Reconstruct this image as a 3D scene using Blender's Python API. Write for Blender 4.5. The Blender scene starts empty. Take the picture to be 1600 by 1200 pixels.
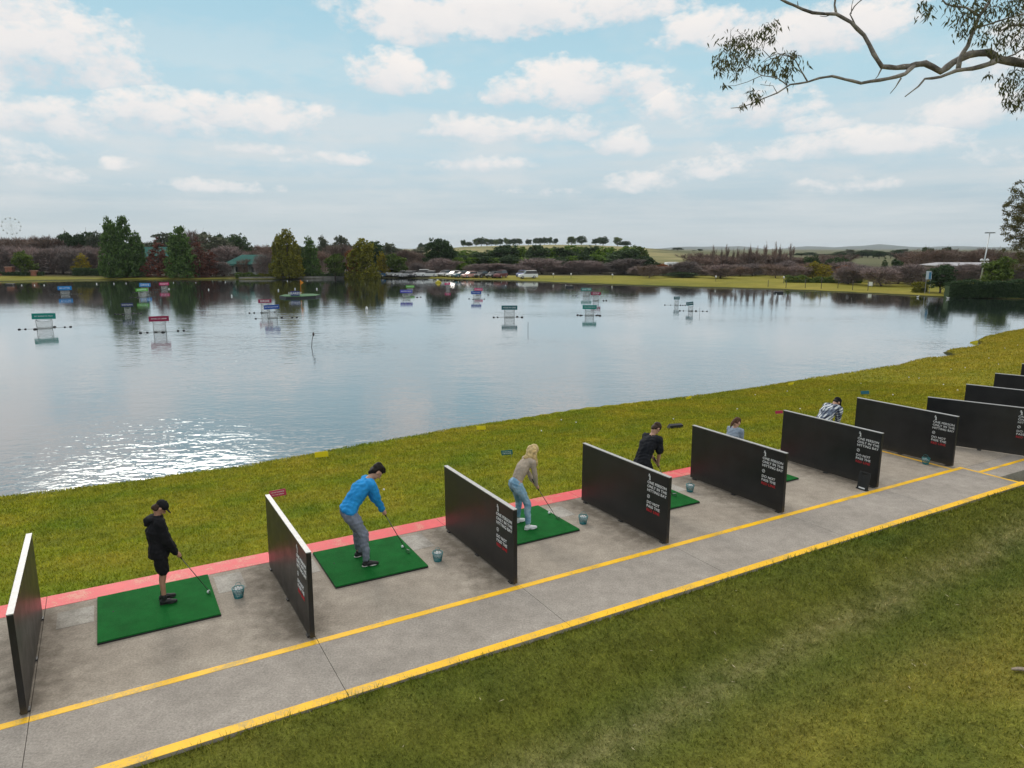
import bpy, bmesh, math, random
import numpy as np
from mathutils import Vector, Matrix, Quaternion, noise
random.seed(7); np.random.seed(7)
R = math.radians
sc = bpy.context.scene
COL = sc.collection
F = 1110.0; HC = 5.1; HOR = 388.0
P = math.atan(212 / F)
A = R(29.8); CA, SA = math.cos(A), math.sin(A)
HAZE = 9e-5
WZ = -1.4                      # water level

# ------------------------------------------------------------------ layout helpers
def at(px, py, z=0.0):
    u = (px - 800) / F; v = (600 - py) / F
    dy = math.cos(P) + v * math.sin(P); dz = -math.sin(P) + v * math.cos(P)
    t = (z - HC) / dz
    return (u * t, dy * t)
def aty(px, py, Y):
    u = (px - 800) / F; v = (600 - py) / F
    dy = math.cos(P) + v * math.sin(P); dz = -math.sin(P) + v * math.cos(P)
    t = Y / dy
    return Vector((u * t, Y, HC + dz * t))
def rd(r, d, z=0.0):
    return Vector((r * CA - d * SA, r * SA + d * CA, z))
def sm(a, b, x):
    t = np.clip((x - a) / (b - a), 0, 1); return t * t * (3 - 2 * t)

# ------------------------------------------------------------------ materials
def new_mat(name):
    m = bpy.data.materials.new(name); m.use_nodes = True
    nt = m.node_tree; b = nt.nodes['Principled BSDF']
    return m, nt, b
def N(nt, t, **kw):
    n = nt.nodes.new(t)
    for k, v in kw.items():
        if k.startswith('i_'):
            n.inputs[k[2:].replace('_', ' ')].default_value = v
        else: setattr(n, k, v)
    return n
def rgb(c): return (c[0], c[1], c[2], 1.0)
def ramp(nt, fac, stops):
    n = N(nt, 'ShaderNodeValToRGB'); e = n.color_ramp.elements
    while len(e) < len(stops): e.new(0.5)
    for i, (p, c) in enumerate(stops):
        e[i].position = p; e[i].color = rgb(c) if not isinstance(c, (int, float)) else (c, c, c, 1)
    nt.links.new(fac, n.inputs['Fac']); return n
def tex_noise(nt, vec, scale, detail=4, rough=0.55, dim='3D'):
    n = N(nt, 'ShaderNodeTexNoise'); n.inputs['Scale'].default_value = scale
    n.inputs['Detail'].default_value = detail; n.inputs['Roughness'].default_value = rough
    nt.links.new(vec, n.inputs['Vector']); return n
def mix(nt, fac, a, b, blend='MIX'):
    n = N(nt, 'ShaderNodeMix', data_type='RGBA', blend_type=blend)
    for s, v in ((0, fac), (6, a), (7, b)):
        if isinstance(v, bpy.types.NodeSocket): nt.links.new(v, n.inputs[s])
        else: n.inputs[s].default_value = v if s == 0 else rgb(v)
    return n.outputs[2]
def math_n(nt, op, a, b=None, c=None, clamp=False):
    n = N(nt, 'ShaderNodeMath', operation=op); n.use_clamp = clamp
    for i, v in enumerate((a, b, c)):
        if v is None: continue
        if isinstance(v, bpy.types.NodeSocket): nt.links.new(v, n.inputs[i])
        else: n.inputs[i].default_value = v
    return n.outputs[0]
def coords(nt, world=True):
    if world: return N(nt, 'ShaderNodeNewGeometry').outputs['Position']
    return N(nt, 'ShaderNodeTexCoord').outputs['Object']
def add_bump(nt, b, h, strength=0.3, dist=0.02):
    n = N(nt, 'ShaderNodeBump'); n.inputs['Strength'].default_value = strength; n.inputs['Distance'].default_value = dist
    nt.links.new(h, n.inputs['Height']); nt.links.new(n.outputs['Normal'], b.inputs['Normal'])
def plain(name, c, rough=0.6, metal=0.0, var=0.12, scale=6.0, bump=0.0, spec=0.5, bscale=None):
    m, nt, b = new_mat(name)
    v = coords(nt, False)
    n = tex_noise(nt, v, scale, 5)
    lo = [x * (1 - var) for x in c]; hi = [min(1, x * (1 + var)) for x in c]
    r = ramp(nt, n.outputs['Fac'], [(0.3, lo), (0.7, hi)])
    nt.links.new(r.outputs['Color'], b.inputs['Base Color'])
    b.inputs['Roughness'].default_value = rough; b.inputs['Metallic'].default_value = metal
    b.inputs['Specular IOR Level'].default_value = spec
    if bump:
        n2 = tex_noise(nt, v, bscale or scale * 6, 4); add_bump(nt, b, n2.outputs['Fac'], bump, 0.01)
    return m
MC = {}
def P_(name, *a, **k):
    if name not in MC: MC[name] = plain(name, *a, **k)
    return MC[name]

# ------------------------------------------------------------------ mesh builder
class MB:
    def __init__(s): s.v = []; s.f = []
    def add(s, vs, fs):
        o = len(s.v); s.v += [tuple(q) for q in vs]; s.f += [tuple(i + o for i in f) for f in fs]; return s
    def box(s, c, size, M=None):
        x, y, z = [k / 2 for k in size]
        vs = [Vector((a, b, d)) for a in (-x, x) for b in (-y, y) for d in (-z, z)]
        if M is not None: vs = [M @ q for q in vs]
        vs = [q + Vector(c) for q in vs]
        return s.add(vs, [(0, 1, 3, 2), (4, 6, 7, 5), (0, 4, 5, 1), (2, 3, 7, 6), (0, 2, 6, 4), (1, 5, 7, 3)])
    def tube(s, pts, rad, seg=8, cap=True):
        pts = [Vector(p) for p in pts]; n = len(pts)
        if not hasattr(rad, '__len__'): rad = [rad] * n
        vs = []; up = Vector((0.13, 0.2, 1)).normalized(); pu = None
        for i, p in enumerate(pts):
            t = (pts[min(i + 1, n - 1)] - pts[max(i - 1, 0)])
            t = t.normalized() if t.length > 1e-9 else Vector((0, 0, 1))
            if pu is None:
                u = t.cross(up if abs(t.dot(up)) < .95 else Vector((1, 0, 0))).normalized()
            else:
                u = (pu - t * pu.dot(t)); u = u.normalized() if u.length > 1e-6 else t.orthogonal().normalized()
            pu = u; w = t.cross(u)
            for k in range(seg):
                a = 2 * math.pi * k / seg
                vs.append(p + (u * math.cos(a) + w * math.sin(a)) * rad[i])
        fs = [(i * seg + k, i * seg + (k + 1) % seg, (i + 1) * seg + (k + 1) % seg, (i + 1) * seg + k) for i in range(n - 1) for k in range(seg)]
        if cap: fs += [tuple(range(seg))[::-1], tuple((n - 1) * seg + k for k in range(seg))]
        return s.add(vs, fs)
    def lathe(s, prof, seg=16, c=(0, 0, 0)):
        vs = []; c = Vector(c)
        for r, z in prof:
            for k in range(seg):
                a = 2 * math.pi * k / seg; vs.append(c + Vector((r * math.cos(a), r * math.sin(a), z)))
        fs = [(i * seg + k, i * seg + (k + 1) % seg, (i + 1) * seg + (k + 1) % seg, (i + 1) * seg + k) for i in range(len(prof) - 1) for k in range(seg)]
        fs += [tuple(range(seg))[::-1], tuple((len(prof) - 1) * seg + k for k in range(seg))]
        return s.add(vs, fs)
    def ball(s, c, r, seg=12, rings=7, sq=(1, 1, 1)):
        prof = []; c = Vector(c); vs = []
        for i in range(rings + 1):
            t = math.pi * (i + .02) / (rings + .04)
            for k in range(seg):
                a = 2 * math.pi * k / seg
                vs.append(c + Vector((r * math.sin(t) * math.cos(a) * sq[0], r * math.sin(t) * math.sin(a) * sq[1], -r * math.cos(t) * sq[2])))
        fs = [(i * seg + k, i * seg + (k + 1) % seg, (i + 1) * seg + (k + 1) % seg, (i + 1) * seg + k) for i in range(rings) for k in range(seg)]
        fs += [tuple(range(seg))[::-1], tuple(rings * seg + k for k in range(seg))]
        return s.add(vs, fs)
    def prism(s, poly, y0, y1):   # poly in xz, extruded along y
        n = len(poly)
        vs = [(x, y0, z) for x, z in poly] + [(x, y1, z) for x, z in poly]
        return s.add(vs, [tuple(range(n)), tuple(range(2 * n - 1, n - 1, -1))] + [(i, n + i, n + (i + 1) % n, (i + 1) % n) for i in range(n)])
    def build(s, name, mat, parent=None, smooth=False, bevel=0.0):
        me = bpy.data.meshes.new(name); me.from_pydata(s.v, [], s.f); me.materials.append(mat)
        bm = bmesh.new(); bm.from_mesh(me); bmesh.ops.recalc_face_normals(bm, faces=bm.faces)
        if bevel: bmesh.ops.bevel(bm, geom=[e for e in bm.edges if e.calc_face_angle(0) > .6], offset=bevel, segments=2, affect='EDGES', profile=.6)
        bm.to_mesh(me); bm.free()
        if smooth: me.shade_smooth()
        return link(name, me, parent)
def link(name, me, parent=None):
    o = bpy.data.objects.new(name, me); COL.objects.link(o)
    if parent is not None: o.parent = parent
    return o
def tag(o, label=None, cat=None, group=None, kind=None):
    if label: o['label'] = label
    if cat: o['category'] = cat
    if group: o['group'] = group
    if kind: o['kind'] = kind
    return o
def empty(name, loc=(0, 0, 0), rz=0.0):
    o = bpy.data.objects.new(name, None); COL.objects.link(o); o.location = loc; o.rotation_euler = (0, 0, rz); o.empty_display_size = .2
    return o
KIDS = {}
def copy_tree(o, parent=None):
    c = o.copy(); COL.objects.link(c)
    if parent is not None: c.parent = parent
    for ch in [k for k in bpy.data.objects if k.parent is o]: copy_tree(ch, c)
    return c
def np_mesh(name, V, Fq, mat, parent=None, smooth=False):
    """V (n,3), Fq (m,k) arrays -> object"""
    me = bpy.data.meshes.new(name); V = np.asarray(V, dtype=np.float32); Fq = np.asarray(Fq, dtype=np.int32)
    k = Fq.shape[1]; me.vertices.add(len(V)); me.vertices.foreach_set('co', V.ravel())
    me.loops.add(Fq.size); me.loops.foreach_set('vertex_index', Fq.ravel())
    me.polygons.add(len(Fq)); me.polygons.foreach_set('loop_start', np.arange(0, Fq.size, k, dtype=np.int32))
    me.polygons.foreach_set('use_smooth', np.full(len(Fq), smooth))
    me.update(calc_edges=True); me.validate(); me.materials.append(mat)
    return me if parent == 'mesh' else link(name, me, parent)
_txt = {}
def text_mesh(body, size, mat, bold=0.012, align='LEFT', depth=0.002, sx=1.0):
    key = (body, size, mat.name, align)
    if key in _txt: return _txt[key]
    cu = bpy.data.curves.new('txt', 'FONT'); cu.body = body; cu.size = size; cu.offset = bold * size / .07 * .07; cu.extrude = depth
    cu.align_x = align; cu.align_y = 'CENTER'; cu.space_character = 1.04; cu.resolution_u = 3
    o = bpy.data.objects.new('txt', cu); COL.objects.link(o); bpy.context.view_layer.update()
    dg = bpy.context.evaluated_depsgraph_get(); me = bpy.data.meshes.new_from_object(o.evaluated_get(dg))
    bpy.data.objects.remove(o); me.materials.clear(); me.materials.append(mat); _txt[key] = me
    return me

# ------------------------------------------------------------------ camera, light, sky
cam_d = bpy.data.cameras.new('camera'); cam = bpy.data.objects.new('camera', cam_d); COL.objects.link(cam)
cam.location = (0, 0, HC); cam.rotation_euler = (math.pi / 2 - P, 0, 0)
cam_d.sensor_fit = 'HORIZONTAL'; cam_d.sensor_width = 36; cam_d.lens = 36 * F / 1600; cam_d.clip_end = 20000; cam_d.clip_start = .1
sc.camera = cam
SUN_AZ = R(-28); SUN_EL = R(34)
sun_d = bpy.data.lights.new('sun', 'SUN'); sun_d.energy = .95; sun_d.angle = R(12); sun_d.color = (1, .94, .85)
sun = bpy.data.objects.new('sun', sun_d); COL.objects.link(sun)
sd = Vector((math.sin(SUN_AZ) * math.cos(SUN_EL), math.cos(SUN_AZ) * math.cos(SUN_EL), math.sin(SUN_EL)))
sun.rotation_euler = sd.to_track_quat('Z', 'Y').to_euler()
sun.location = (0, 0, 60)
w = bpy.data.worlds.new('World'); sc.world = w; w.use_nodes = True
nt = w.node_tree; nt.nodes.clear()
out = N(nt, 'ShaderNodeOutputWorld'); bg = N(nt, 'ShaderNodeBackground'); bg.inputs['Strength'].default_value = 0.1
nt.links.new(bg.outputs[0], out.inputs[0])
sky = N(nt, 'ShaderNodeTexSky', sky_type='NISHITA'); sky.sun_disc = False; sky.sun_elevation = SUN_EL; sky.sun_rotation = SUN_AZ
sky.air_density = 1.0; sky.dust_density = 0.6; sky.ozone_density = 2.0
tc = N(nt, 'ShaderNodeTexCoord').outputs['Generated']
nrm = N(nt, 'ShaderNodeVectorMath', operation='NORMALIZE'); nt.links.new(tc, nrm.inputs[0]); D = nrm.outputs[0]
sep = N(nt, 'ShaderNodeSeparateXYZ'); nt.links.new(D, sep.inputs[0]); DZ = sep.outputs['Z']
def pdir(px, py):
    u = (px - 800) / F; v = (600 - py) / F
    return Vector((u, math.cos(P) + v * math.sin(P), -math.sin(P) + v * math.cos(P))).normalized()
# billow noise shared by all clouds (stretched sideways a little)
mp = N(nt, 'ShaderNodeMapping'); mp.inputs['Scale'].default_value = (1, 1, 1.7); nt.links.new(D, mp.inputs[0])
n1 = tex_noise(nt, mp.outputs[0], 11, 8, 0.6); n1.inputs['Distortion'].default_value = .25
n2 = tex_noise(nt, mp.outputs[0], 34, 6, 0.62)
nz = math_n(nt, 'ADD', math_n(nt, 'MULTIPLY', math_n(nt, 'SUBTRACT', n1.outputs['Fac'], .5), 3.6), math_n(nt, 'MULTIPLY', math_n(nt, 'SUBTRACT', n2.outputs['Fac'], .5), 3.0))
CL = [(65, 80, 125, 62, 1), (20, 25, 90, 45, .8), (60, 187, 95, 30, .9), (235, 182, 90, 34, 1), (330, 178, 60, 26, .9), (435, 188, 72, 34, .85),
      (650, 25, 110, 42, 1), (800, 20, 170, 45, .95), (940, 12, 120, 35, .8), (604, 122, 64, 32, 1), (680, 125, 30, 22, .45), (800, 148, 42, 26, .95), (905, 138, 90, 42, 1), (985, 135, 60, 38, .95),
      (1050, 165, 50, 28, .8), (740, 205, 100, 22, .75), (870, 205, 90, 24, .8), (972, 228, 48, 24, .8), (1120, 50, 100, 30, .9), (1290, 50, 120, 36, .95), (1180, 175, 100, 36, .85), (1260, 195, 60, 22, .6), (1330, 228, 150, 24, .75), (1450, 215, 70, 22, .6),
      (1530, 178, 66, 28, 1), (50, 272, 55, 18, .6), (190, 259, 30, 12, .4), (320, 292, 110, 14, .5), (420, 235, 80, 12, .5), (520, 250, 80, 15, .5), (740, 258, 110, 15, .5), (1000, 288, 70, 20, .55), (1095, 268, 60, 20, .6), (1320, 290, 80, 18, .35), (830, 300, 90, 12, .35),
      (-150, 60, 160, 80, .9), (-250, 220, 180, 50, .9), (1750, 60, 160, 50, .9), (1850, 220, 180, 40, .8)]
dens = None; shade = None
for (px, py, wx, wy, op) in CL:
    c = pdir(px, py); rt = Vector((c.y, -c.x, 0)).normalized(); up = rt.cross(c)
    k = F * (1 + ((px - 800) / F) ** 2) ** -.5
    def dotn(v):
        n = N(nt, 'ShaderNodeVectorMath', operation='DOT_PRODUCT'); nt.links.new(D, n.inputs[0]); n.inputs[1].default_value = v; return n.outputs['Value']
    u = dotn(rt * (F / wx / 1.03)); v = dotn(up * (F / wy / 1.08))
    # flatter below: distances under the centre count more
    v2 = math_n(nt, 'MULTIPLY', math_n(nt, 'MAXIMUM', v, math_n(nt, 'MULTIPLY', v, 1.5)), 1)
    v3 = math_n(nt, 'MINIMUM', v, math_n(nt, 'MULTIPLY', v, 1.5))
    q = math_n(nt, 'ADD', math_n(nt, 'MULTIPLY', u, u), math_n(nt, 'MULTIPLY', v3, v3))
    g = math_n(nt, 'SUBTRACT', op + .15, q)
    front = math_n(nt, 'GREATER_THAN', dotn(c), 0.5)
    g = math_n(nt, 'SUBTRACT', math_n(nt, 'MULTIPLY', math_n(nt, 'ADD', g, 9), front), 9)
    sh = math_n(nt, 'MULTIPLY_ADD', v, .5, .5, clamp=True)
    if dens is None: dens, shade = g, sh
    else:
        gt = math_n(nt, 'GREATER_THAN', g, dens)
        shade = math_n(nt, 'ADD', math_n(nt, 'MULTIPLY', gt, sh), math_n(nt, 'MULTIPLY', math_n(nt, 'SUBTRACT', 1, gt), shade))
        dens = math_n(nt, 'MAXIMUM', dens, g)
dd = math_n(nt, 'ADD', math_n(nt, 'MAXIMUM', dens, -1.2), nz)
cl = ramp(nt, dd, [(0.0, 0.0), (0.2, .22), (0.65, .75), (1.3, 1.0)])
# wide cover overhead and outside the frame
pz = math_n(nt, 'ADD', math_n(nt, 'MAXIMUM', DZ, 0), .07)
pv = N(nt, 'ShaderNodeVectorMath', operation='DIVIDE'); nt.links.new(D, pv.inputs[0])
cmb = N(nt, 'ShaderNodeCombineXYZ');
for i in range(3): nt.links.new(pz, cmb.inputs[i])
nt.links.new(cmb.outputs[0], pv.inputs[1])
n3 = tex_noise(nt, pv.outputs[0], .55, 7, .55)
over = math_n(nt, 'MULTIPLY', ramp(nt, n3.outputs['Fac'], [(0.30, 0.0), (0.52, 1.0)]).outputs['Color'], ramp(nt, DZ, [(0.295, 0.0), (0.36, 1.0)]).outputs['Color'])
# thin streaks low down
mp2 = N(nt, 'ShaderNodeMapping'); mp2.inputs['Scale'].default_value = (2.2, 2.2, 26); mp2.inputs['Rotation'].default_value = (0, R(2.5), 0); nt.links.new(D, mp2.inputs[0])
n4 = tex_noise(nt, mp2.outputs[0], 1.6, 7, .6)
streak = math_n(nt, 'MULTIPLY', ramp(nt, n4.outputs['Fac'], [(0.38, 0.0), (0.68, 1.0)]).outputs['Color'], ramp(nt, DZ, [(0.0, .85), (0.10, .7), (0.2, 0.12), (.3, 0)]).outputs['Color'])
lift = ramp(nt, DZ, [(0.0, (5.7, 6.4, 6.75)), (0.05, (4.9, 5.95, 6.55)), (0.12, (5.2, 6.8, 7.6)), (0.22, (4.6, 6.9, 7.9)), (0.34, (3.4, 6.0, 7.4)), (.7, (2.0, 3.6, 5.2))])
base = mix(nt, .97, sky.outputs['Color'], lift.outputs['Color'])
c1 = mix(nt, streak, base, (6.7, 7.2, 7.4))
mp3 = N(nt, 'ShaderNodeMapping'); mp3.inputs['Scale'].default_value = (1, 1, 2.6); nt.links.new(D, mp3.inputs[0])
n6 = tex_noise(nt, mp3.outputs[0], 7.5, 8, .6)
low = math_n(nt, 'MULTIPLY', ramp(nt, n6.outputs['Fac'], [(0.47, 0.0), (0.60, .75)]).outputs['Color'], ramp(nt, DZ, [(0.03, 0), (0.07, .35), (0.17, .45), (0.24, .25), (.34, 0)]).outputs['Color'])
c1 = mix(nt, low, c1, (8.0, 7.85, 7.8))
shade = math_n(nt, 'ADD', shade, math_n(nt, 'MULTIPLY', math_n(nt, 'SUBTRACT', n1.outputs['Fac'], .5), 1.3))
cc = ramp(nt, shade, [(0.12, (6.6, 7.1, 7.6)), (0.5, (8.4, 8.3, 8.3)), (1.0, (9.3, 8.9, 8.6))])
fade = ramp(nt, DZ, [(0.02, .55), (0.10, .85), (0.2, 1.0)])
clf = math_n(nt, 'MULTIPLY', cl.outputs['Color'], fade.outputs['Color'])
c2 = mix(nt, clf, c1, cc.outputs['Color'])
c3 = mix(nt, over, c2, (11.5, 11.2, 10.8))
# bright sky veil added above the frame to put sheen on the lake
sdn = N(nt, 'ShaderNodeVectorMath', operation='DOT_PRODUCT'); nt.links.new(D, sdn.inputs[0])
gd = Vector((math.sin(R(-24)) * math.cos(R(24)), math.cos(R(-24)) * math.cos(R(24)), math.sin(R(24)))); sdn.inputs[1].default_value = gd
GL = ramp(nt, sdn.outputs['Value'], [(0.72, 0.0), (0.90, .35), (.97, .8), (1.0, 1.0)])
hi = ramp(nt, DZ, [(0.30, 0.0), (0.40, 1.0)])
glow = math_n(nt, 'MULTIPLY', GL.outputs['Color'], hi.outputs['Color'])
n5 = tex_noise(nt, D, 6, 5, .55)
glow = math_n(nt, 'MULTIPLY', glow, math_n(nt, 'MULTIPLY_ADD', n5.outputs['Fac'], 1.2, .3))
c4 = mix(nt, glow, c3, (19, 18.3, 17.2))
sd2 = N(nt, 'ShaderNodeVectorMath', operation='DOT_PRODUCT'); nt.links.new(D, sd2.inputs[0]); sd2.inputs[1].default_value = Vector((math.sin(R(-28)) * math.cos(R(19)), math.cos(R(-28)) * math.cos(R(19)), math.sin(R(19))))
core = math_n(nt, 'MULTIPLY', ramp(nt, sd2.outputs['Value'], [(.991, 0.0), (.9990, 1.0)]).outputs['Color'], ramp(nt, DZ, [(0.298, 0.0), (0.315, 1.0)]).outputs['Color'])  # tight bright spot added out of view for the glint on the lake
c5 = mix(nt, core, c4, (110, 106, 97))
nt.links.new(c5, bg.inputs['Color'])
sc.view_settings.view_transform = 'Standard'; sc.view_settings.look = 'None'; sc.view_settings.exposure = 0.0; sc.view_settings.gamma = 1.0
sc.cycles.max_bounces = 6; sc.cycles.diffuse_bounces = 2; sc.cycles.glossy_bounces = 3; sc.cycles.transparent_max_bounces = 12; sc.cycles.transmission_bounces = 2
sc.cycles.use_denoising = True
sc.cycles.caustics_reflective = False; sc.cycles.caustics_refractive = False
w.cycles.sampling_method = 'MANUAL'; w.cycles.sample_map_resolution = 512
# ------------------------------------------------------------------ lake outline and terrain
near = [(0, 780), (75, 771), (150, 762), (225, 753), (300, 742), (365, 734), (430, 722), (510, 708), (600, 692), (680, 677), (750, 665), (830, 652), (900, 641), (1000, 630), (1100, 619), (1150, 613), (1190, 607), (1215, 600), (1300, 588), (1400, 572), (1440, 562), (1490, 557), (1474, 551.5), (1485, 547.5), (1520, 543.5), (1532, 539), (1523, 533.5), (1540, 527), (1570, 520), (1600, 515), (1680, 500), (1740, 488)]
far = [(1740, 476), (1680, 470), (1600, 468), (1540, 467), (1450, 463.5), (1400, 461), (1350, 458.5), (1250, 454), (1200, 452), (1100, 449.5), (1000, 446.5), (900, 443), (850, 441), (780, 438.5), (700, 436.5), (640, 435), (580, 434.5), (500, 436), (430, 437), (350, 437), (250, 438), (150, 437.5), (110, 438), (0, 440), (-150, 442), (-330, 447)]
POLY = [at(x, y, WZ) for x, y in near + far] + [(-150, 60), (-95, 5), (-70, -14)] + [tuple(rd(-30, 22.8)[:2]), tuple(rd(-12, 22.6)[:2])]
POLY = np.array(POLY)
def sdist(X, Y):
    d2 = np.full(X.shape, 1e18); ins = np.zeros(X.shape, bool); n = len(POLY)
    for i in range(n):
        ax, ay = POLY[i]; bx, by = POLY[(i + 1) % n]; ex, ey = bx - ax, by - ay
        t = np.clip(((X - ax) * ex + (Y - ay) * ey) / (ex * ex + ey * ey), 0, 1)
        d2 = np.minimum(d2, (X - ax - t * ex) ** 2 + (Y - ay - t * ey) ** 2)
        cond = ((ay > Y) != (by > Y)) & (X < (bx - ax) * (Y - ay) / (by - ay + 1e-12) + ax)
        ins ^= cond
    return np.where(ins, -1, 1) * np.sqrt(d2)
def wob(X, Y, s, seed=0):
    o = np.zeros(X.shape)
    for k in range(5):
        a = seed * 1.7 + k * 2.4; f = s * 1.6 ** k
        o += np.sin(X * math.cos(a) * f + Y * math.sin(a) * f + seed + k * 1.3 + 1.5 * np.sin(Y * f * .37 + k)) / 1.5 ** k
    return o / 2.4
STREAK = [at(x, y, -.2) for x, y in ((1640, 800), (1600, 826), (1450, 905), (1300, 985), (1150, 1062), (1000, 1128), (850, 1195), (700, 1260))]
def height(X, Y):
    X = np.asarray(X, float); Y = np.asarray(Y, float)
    s = sdist(X, Y); D0 = np.sqrt(X * X + Y * Y)
    s = s + wob(X, Y, 1.1, 2) * .16 * (D0 < 90) * np.clip((D0 + 10) / 60, .4, 1)
    nr = 1 - sm(60, 90, D0)
    r = X * CA + Y * SA; d = -X * SA + Y * CA
    # near bank falling to the shore
    hb = WZ + .12 * np.clip(s / .22, 0, 1) + 1.24 * np.clip(s / 10.3, 0, 1) ** 1.15
    hb = np.minimum(hb, -.04)
    hb = hb + .025 * wob(X, Y, 1.6, 5) * sm(.5, 2, s)
    # lawn this side of the walkway: a shallow swale, then a low rise
    sw = -.03 - .26 * sm(7.2, 5.6, d) + .30 * sm(5.2, 2.8, d) - .12 * sm(2.5, -2, d)
    sw = sw + .03 * wob(X, Y, .9, 9)
    hn = np.where(d < 9, sw, hb)
    hf = WZ + .1 * np.clip(s / .4, 0, 1) + .35 * np.clip(s / 9, 0, 1) + .1 * wob(X, Y, .12, 3) * np.clip(s / 9, 0, 1)
    # hills
    az = np.degrees(np.arctan2(X, Y))
    az = np.where(D0 < 1, 0, az)
    crest = np.interp(az, [-60, -20, -7, -4, -1, 3, 6, 9, 13, 18, 22, 26, 32, 60], [0, 0, 4.0, 7.0, 8.0, 8.8, 8.6, 7.2, 4.4, 2.2, 0.6, .5, 1.0, 1])
    hf = hf + crest * sm(230, 560, D0) * (1 - .9 * sm(620, 900, D0))
    hf = hf + 1.0 * sm(160, 260, D0) * sm(-8, -20, az)
    h = hn * nr + hf * (1 - nr)
    under = WZ - .15 - 1.4 * np.clip(-s / 6, 0, 1)
    h = np.where(s < 0, np.where(s > -.22, WZ + s * .7, under), h)
    # under the slab
    h = np.where((d > 7.45) & (d < 11.9) & (r < 19) & (r > -60), -.3, h)
    h = np.where((d > 8.25) & (d < 11.9) & (r >= 19) & (r < 60), -.3, h)
    return h
def gz(x, y): return float(height(np.array([x]), np.array([y]))[0])
fine = np.linspace(-50, 50, 560); rest = np.linspace(50, 310, 90)[1:-1]
ang = np.radians(np.concatenate([fine, rest]))
rad = np.concatenate([np.linspace(.6, 5, 10)[:-1], 5 * (7000 / 5) ** (np.linspace(0, 1, 430))])
# extra rings where the near bank meets the water
TA, TR = np.meshgrid(ang, rad); GX = TR * np.sin(TA); GY = TR * np.cos(TA)
GZ = height(GX, GY)
na, nr_ = len(ang), len(rad)
idx = np.arange(na * nr_).reshape(nr_, na); nx = np.roll(idx, -1, axis=1)
quads = np.stack([idx[:-1], nx[:-1], nx[1:], idx[1:]], -1).reshape(-1, 4)[:, ::-1]
V = np.stack([GX, GY, GZ], -1).reshape(-1, 3)
def grass_color(nt, v, blade=False):
    """patchy lawn: olive and yellow-green near the lake, greener this side of the walkway, dry along the worn track"""
    a = tex_noise(nt, v, .55, 6, .65); b = tex_noise(nt, v, 3.5, 5, .65); c = tex_noise(nt, v, 30, 3, .7)
    sp = N(nt, 'ShaderNodeSeparateXYZ'); nt.links.new(v, sp.inputs[0])
    dco = math_n(nt, 'ADD', math_n(nt, 'MULTIPLY', sp.outputs['X'], -SA), math_n(nt, 'MULTIPLY', sp.outputs['Y'], CA))
    rco = math_n(nt, 'ADD', math_n(nt, 'MULTIPLY', sp.outputs['X'], CA), math_n(nt, 'MULTIPLY', sp.outputs['Y'], SA))
    m1 = ramp(nt, a.outputs['Fac'], [(0.30, (.125, .185, .012)), (0.5, (.205, .230, .012)), (0.70, (.300, .265, .022))]).outputs['Color']
    m2 = ramp(nt, a.outputs['Fac'], [(0.28, (.072, .104, .020)), (0.5, (.122, .146, .026)), (0.74, (.190, .190, .044))]).outputs['Color']
    side = ramp(nt, math_n(nt, 'MULTIPLY', dco, .1), [(0.7, 0.0), (0.85, 1.0)]).outputs['Color']
    shade_band = ramp(nt, math_n(nt, 'ADD', math_n(nt, 'MULTIPLY', dco, .1), math_n(nt, 'MULTIPLY_ADD', a.outputs['Fac'], .16, -.08)), [(.34, (1.5, 1.28, 1.15)), (.50, (1.05, 1.0, 1.0)), (.58, (.74, .84, .72)), (.74, (.70, .80, .70))]).outputs['Color']  # shade beside the walkway painted into the grass colour, lighter farther off
    m2 = mix(nt, 1.0, m2, shade_band, 'MULTIPLY')
    col = mix(nt, side, m2, m1)
    # further along the row the bank turns drier
    dry = ramp(nt, math_n(nt, 'MULTIPLY', rco, .02), [(0.25, 0.0), (0.9, .5)]).outputs['Color']
    col = mix(nt, math_n(nt, 'MULTIPLY', dry, side), col, (.30, .215, .025))
    # mown bands running along the lake
    nb = tex_noise(nt, v, .25, 3)
    band = math_n(nt, 'SINE', math_n(nt, 'ADD', math_n(nt, 'MULTIPLY', dco, 2.6), math_n(nt, 'MULTIPLY', nb.outputs['Fac'], 7)))
    col = mix(nt, math_n(nt, 'MULTIPLY_ADD', band, .12, .12), col, (.27, .22, .03))
    # worn dry track
    ax, ay = STREAK[1]; bx, by = STREAK[6]; L = math.hypot(bx - ax, by - ay); nxn, nyn = -(by - ay) / L, (bx - ax) / L
    sd_ = math_n(nt, 'ADD', math_n(nt, 'MULTIPLY', sp.outputs['X'], nxn), math_n(nt, 'MULTIPLY', sp.outputs['Y'], nyn))
    sd_ = math_n(nt, 'ABSOLUTE', math_n(nt, 'ADD', math_n(nt, 'SUBTRACT', sd_, ax * nxn + ay * nyn), math_n(nt, 'MULTIPLY_ADD', a.outputs['Fac'], .8, -.4)))
    tr = ramp(nt, sd_, [(0.0, 1.0), (.16, .55), (0.5, 0.0)]).outputs['Color']
    tr = math_n(nt, 'MULTIPLY', tr, ramp(nt, b.outputs['Fac'], [(.3, .2), (.65, 1.0)]).outputs['Color'])
    col = mix(nt, math_n(nt, 'MULTIPLY', tr, .6), col, (.32, .28, .13))
    br = ramp(nt, b.outputs['Fac'], [(0.28, .70), (0.72, 1.26)]).outputs['Color']
    col = mix(nt, 1.0, col, br, 'MULTIPLY')
    br2 = ramp(nt, c.outputs['Fac'], [(0.3, .55), (0.7, 1.4)]).outputs['Color']
    col = mix(nt, .8 if not blade else .4, col, br2, 'MULTIPLY')
    return col, c, b, a, dco, rco, sp
m, nt, b = new_mat('lawn_and_fields'); v = coords(nt)
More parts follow.
